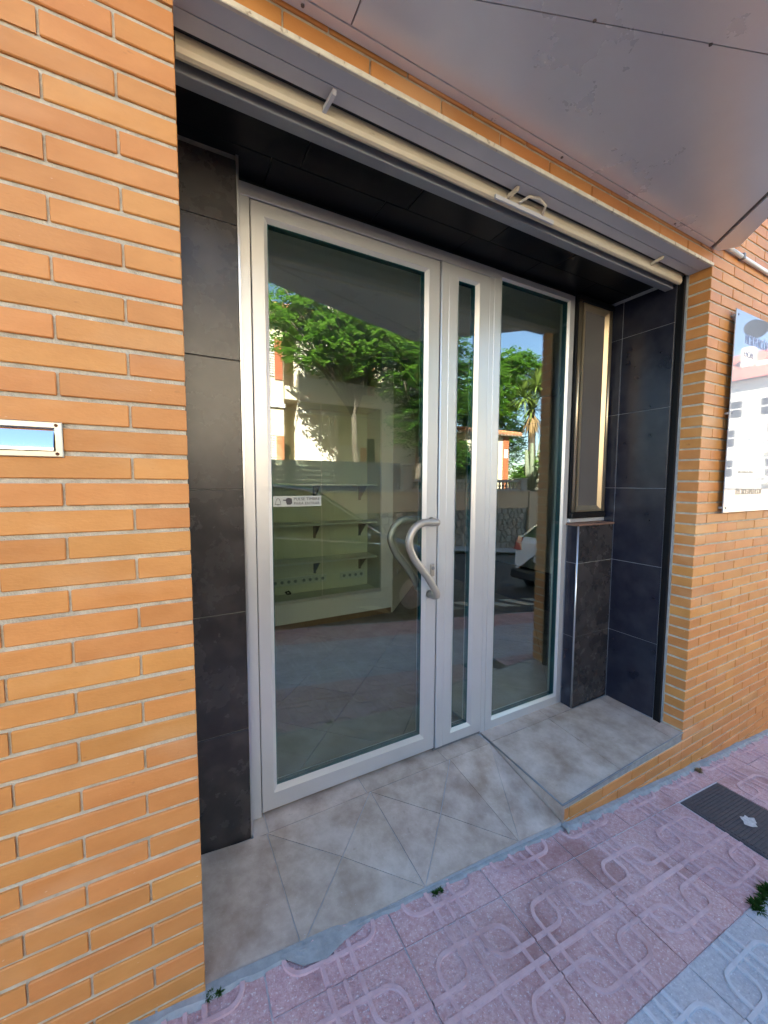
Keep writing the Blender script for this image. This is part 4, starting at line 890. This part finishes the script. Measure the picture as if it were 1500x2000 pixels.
for i, off in enumerate(((-.05, 0, 3.9), (.55, .1, 4.6), (-.45, -.1, 4.4), (.1, .15, 5.0))):
    blades('rosette', yb + Vector(off), 110, 1.15, .035, 'leaf_yucca', yu, -35, 85, 30 + i)
blades('dry_skirt', yb + Vector((0, 0, 3.75)), 160, 1.1, .03, 'dry_leaf', yu, -88, -45, 40)
for i, (x, D, z, r_, lab) in enumerate(((15.4, 11.8, 1.9, 1.1, 'round glossy green bush below the yucca palm'), (14.5, 12.2, 1.6, .6, 'low green bush beside the brick gate pier'), (10.6, 12.0, 2.3, .9, 'dark green bush behind the balustrade near the dense tree'), (17.2, 12.2, 2.6, 1.5, 'large green bush right of the yucca palm'), (15.0, 14.0, 2.6, 1.6, 'broad green bush behind the yucca palm trunk'), (13.2, 13.9, 5.0, 1.3, 'tall green shrub behind the gate porch roof'))):
    b_ = thing('garden_bush', lab, 'bush', (x, MY(D), 1.0), 'garden bushes'); 
    mm = MB(); 
    for k in range(7): mm.tube([(x, MY(D), 1.0), (x + random.uniform(-.5, .5) * r_, MY(D) + random.uniform(-.4, .4) * r_, z + random.uniform(-.3, .5) * r_)], [.03, .012], 5)
    mm.build('stem', 'bark', b_); leafcloud('foliage', [(x, MY(D), z, r_, r_ * .8, r_ * .9)], 420, 8, .16, .33, 'leaf_mid' if i == 2 else 'leaf_bright', b_, .3, rs=50 + i)
cc = thing('cactus', 'pale branching cactus between the gate porch and the bush', 'cactus', (14.45, MY(11.7), 1.0)); m = MB(); cb_ = Vector((14.45, MY(11.7), 1.0))
for d in ((0, 0, 1.9), (.35, .05, 1.6), (-.35, 0, 1.9), (.55, 0, 2.3), (-.1, .1, 2.2)): m.tube([cb_, cb_ + Vector((d[0] * .7, d[1], d[2] * .45)), cb_ + Vector(d)], [.10, .11, .07], 8)
m.build('stem', 'cactus_skin', cc)
# overhead cable
tag(MB().tube([(-10, WY + .8, 4.0), (0, WY + .8, 3.45), (6, WY + .8, 3.35), (14, WY + .8, 3.8)], .008, 6).build('overhead_cable', 'slate_slat'), 'thin grey overhead cable crossing in front of the house', 'cable')
# weeds in the paving
for i, (x, y, s, lab) in enumerate(((1.985, -0.545, .055, 'tuft of green weed at the edge of the grey paving'), (1.89, -0.55, .045, 'small weed tuft left of the larger one by the grey paving'), (0.765, -0.028, .022, 'tiny weed in the joint under the threshold tiles'), (0.018, -0.012, .022, 'pale tiny weed at the foot of the left brick wall corner'), (2.62, -0.045, .03, 'dry weed against the right brick wall'))):
    w = thing('weed', lab, 'weed', (x, y, gz(x, y)), 'weeds in the paving joints')
    for k in range(5):
        blades('leaves', Vector((x + random.uniform(-1, 1) * s, y + random.uniform(-.3, .3) * s, gz(x, y) + .001)), 34, s * .8, s * .055, 'dry_leaf' if i == 4 else 'leaf_weed', w, 10, 85, 60 + i * 5 + k)

# ------------------------------------------------------------------ cars
def lerp_tab(tab, x):
    for i in range(len(tab) - 1):
        if tab[i][0] <= x <= tab[i + 1][0]:
            t = (x - tab[i][0]) / (tab[i + 1][0] - tab[i][0]); return tab[i][1] + t * (tab[i + 1][1] - tab[i][1])
    return tab[0][1] if x < tab[0][0] else tab[-1][1]
def car(name, label, paint, rear, yc, L, W, top, belt, group, bumper='car_trim'):
    c = thing(name, label, 'car', (rear[0], yc, gz(rear[0], -2.0) - .118), group); c.rotation_euler = (0, math.atan(.103), 0)
    def part(nm, m, mt, par=None, fix=False):
        o = bpy.data.objects.new(nm, m.mesh(nm, mt)); C.objects.link(o); o.parent = par or c
        return recalc(o) if fix else o
    hw = W / 2
    wid = [(0, .86), (.12, .95), (.5, 1.0), (L - .9, 1.0), (L - .35, .93), (L - .08, .80), (L, .62)]
    st = sorted(set([0, .04, .12, .25, .5, .8, L - .9, L - .6, L - .35, L - .15, L - .05, L] + [p[0] for p in top] + [L * i / 14 for i in range(15)]))
    m = MB(); npt = 8; rows = []
    for x in st:
        w = hw * lerp_tab(wid, x); zt = lerp_tab(top, x); zb = min(lerp_tab(belt, x), zt - .03); gh = max(0, zt - zb)
        low = .30 + (.10 if x < .12 or x > L - .15 else 0)
        rt = w - min(.26, gh * .42) - .02
        rows.append([(x, w * .93, low), (x, w * .99, low + .16), (x, w, (low + zb) / 2 + .06), (x, w * .985, zb - .03), (x, w * .965, zb), (x, rt + .015, zt - .06 if gh > .12 else zt - .012), (x, rt - .10, zt - .012), (x, 0, zt)])
    for s in (1, -1):
        o = len(m.v)
        for r_ in rows: m.v += [(p[0], p[1] * s, p[2]) for p in r_]
        for i in range(len(rows) - 1):
            for k in range(npt - 1):
                a_ = o + i * npt + k; f = (a_, a_ + npt, a_ + npt + 1, a_ + 1); m.smooth.add(len(m.f)); m.f.append(f if s > 0 else f[::-1]); m.m.append(0)
        for i in (0, len(rows) - 1): m.f.append(tuple(o + i * npt + k for k in range(npt))); m.m.append(0)
    part('body', m, paint, fix=True)
    # glasshouse: windows follow the body surface a few millimetres proud
    def surf(x, f, s, out=.006):
        w = hw * lerp_tab(wid, x); zt = lerp_tab(top, x); zb = min(lerp_tab(belt, x), zt - .03); gh = zt - zb; rt = w - min(.26, gh * .42) - .02
        return Vector((x, s * ((w * .965) * (1 - f) + (rt + .015) * f + out), zb * (1 - f) + (zt - .06) * f))
    def side(nm, x0, x1, s):
        m = MB(); k = 8; vs = []
        for i in range(k + 1):
            x = x0 + (x1 - x0) * i / k; vs += [surf(x, .07, s), surf(x, .93, s)]
        m.add(vs, [(2 * i, 2 * i + 2, 2 * i + 3, 2 * i + 1) for i in range(k)]); o = part(nm, m, 'car_glass')
    A = [p[0] for p in top]
    wx0, wx1 = A[-4] if False else top[4][0], top[5][0]
    for s in (1, -1):
        side('side_window', top[2][0] + .15, (top[2][0] + top[4][0]) / 2 - .10, s); side('side_window', (top[2][0] + top[4][0]) / 2 - .02, top[5][0] - .30, s)
        m = MB(); m.tube([tuple(surf(top[2][0] + .02 + (top[5][0] - top[2][0] - .1) * i / 10, 0.0, s, .008)) for i in range(11)], .011, 6); part('belt_trim', m, 'chrome')
        m = MB(); m.tube([tuple(surf(top[2][0] + .05 + (top[5][0] - top[2][0] - .18) * i / 12, 1.0, s, .006)) for i in range(13)], .013, 6); part('roof_trim', m, 'chrome')
        m = MB(); xx = top[5][0] - .42; p = surf(xx, 0.1, s); m.bbox(xx - .09, xx + .05, min(p.y, p.y + s * .2), max(p.y, p.y + s * .2), p.z - .02, p.z + .12, .03); part('door_mirror', m, paint)
        m = MB(); m.bbox(.9, L - 1.0, s * (hw * .985) - .02, s * (hw * .985) + .02, .28, .42, .01); part('sill', m, 'car_trim')
    def cross(nm, i0, mt):
        (xa, za), (xb, zb_) = top[i0], top[i0 + 1]; m = MB(); dx, dz = xb - xa, zb_ - za; l = math.hypot(dx, dz); nx, nz = -dz / l, dx / l
        if nz < 0: nx, nz = -nx, -nz
        vs = []
        for t in (.08, .92):
            x = xa + dx * t; z = za + dz * t; w = hw * lerp_tab(wid, x); gh = z - lerp_tab(belt, x); rt = w - min(.26, max(0, gh) * .42) - .12
            for yy in (-rt, 0, rt): vs.append((x + nx * .012, yy, z + nz * (.012 if yy == 0 else .004)))
        m.add(vs, [(0, 1, 4, 3), (1, 2, 5, 4)]); part(nm, m, mt, fix=True)
    cross('windscreen', 4, 'car_glass'); cross('rear_window', 1, 'car_glass')
    m = MB(); m.bbox(-.06, .22, -hw * .93, hw * .93, .22, .42, .04); part('rear_bumper', m, bumper)
    m = MB(); m.bbox(L - .30, L + .03, -hw * .80, hw * .80, .24, .46, .05); part('front_bumper', m, bumper)
    m = MB(); m.bbox(-.035, -.012, -.26, .26, .62, .74, .004); pl = part('number_plate', m, 'plate_white')
    m = MB(); m.box(L - .02, L + .02, -.42, .42, .50, .68); part('grille', m, 'car_trim')
    for s in (1, -1):
        y = s * hw * .80; m = MB(); m.prism([(-.02, y - .10, .80), (-.02, y + .10, .82), (.02, y + s * .04 + .10, 1.08), (.02, y - .02 * s - .06, 1.10)], (.14, 0, 0)); part('tail_light', m, 'tail_red', fix=True)
        y = s * hw * .70; m = MB(); m.prism([(L - .16, y - .16, .64), (L - .16, y + .16, .64), (L - .24, y + .18, .80), (L - .24, y - .14, .78)], (.13, 0, 0)); part('headlight', m, 'lamp_clear', fix=True)
        for x in (.78, L - .86):
            y = s * (hw - .10)
            m = MB(); m.lathe((x, y - .12, .34), [(.385, 0), (.385, .245)], 24, 'y'); part('wheel_arch', m, 'car_trim')
            m = MB(); m.lathe((x, y - .11, .33), [(.25, 0), (.32, .02), (.33, .06), (.33, .18), (.32, .22), (.22, .235)], 24, 'y'); wh = part('wheel', m, 'tyre')
            m = MB(); m.lathe((x, y + s * .123, .33), [(.02, -.004), (.21, -.003), (.215, .004)], 20, 'y'); part('rim', m, 'alu', wh)
    return c, pl
DK = [(0.0, .95), (.06, 1.05), (.45, 1.52), (1.0, 1.66), (2.05, 1.66), (3.05, 1.10), (3.75, .98), (4.25, .78), (4.35, .55)]
car('parked_car', 'black crossover car parked at the kerb opposite the door', 'car_black', (-0.72, 0), MY(3.35) - .92, 4.35, 1.82, [(0.0, .92)] + [(.04, 1.02), (.42, 1.50), (1.0, 1.655), (2.05, 1.65), (3.08, 1.10), (3.78, .97), (4.25, .78), (4.35, .56)], [(0, .98), (1.0, 1.02), (3.1, .98), (4.35, .6)], 'cars parked at the kerb')
wc, pl = car('parked_car', 'white car seen from behind, parked further down the kerb', 'car_white', (6.15, 0), MY(3.10) - .90, 4.2, 1.78, [(0.0, .98), (.05, 1.06), (.50, 1.46), (1.0, 1.56), (2.0, 1.55), (3.0, 1.08), (3.65, .96), (4.1, .78), (4.2, .55)], [(0, 1.0), (1.0, 1.0), (3.0, .96), (4.2, .6)], 'cars parked at the kerb')
me = text_mesh('FFR', .10, .0005); me.materials.clear(); me.materials.append(MATS['ink_dark'])
me.transform(Matrix(((0, 0, -1, -.037), (-1, 0, 0, .22), (0, 1, 0, .645), (0, 0, 0, 1))))
o = bpy.data.objects.new('lettering', me); C.objects.link(o); o.parent = pl
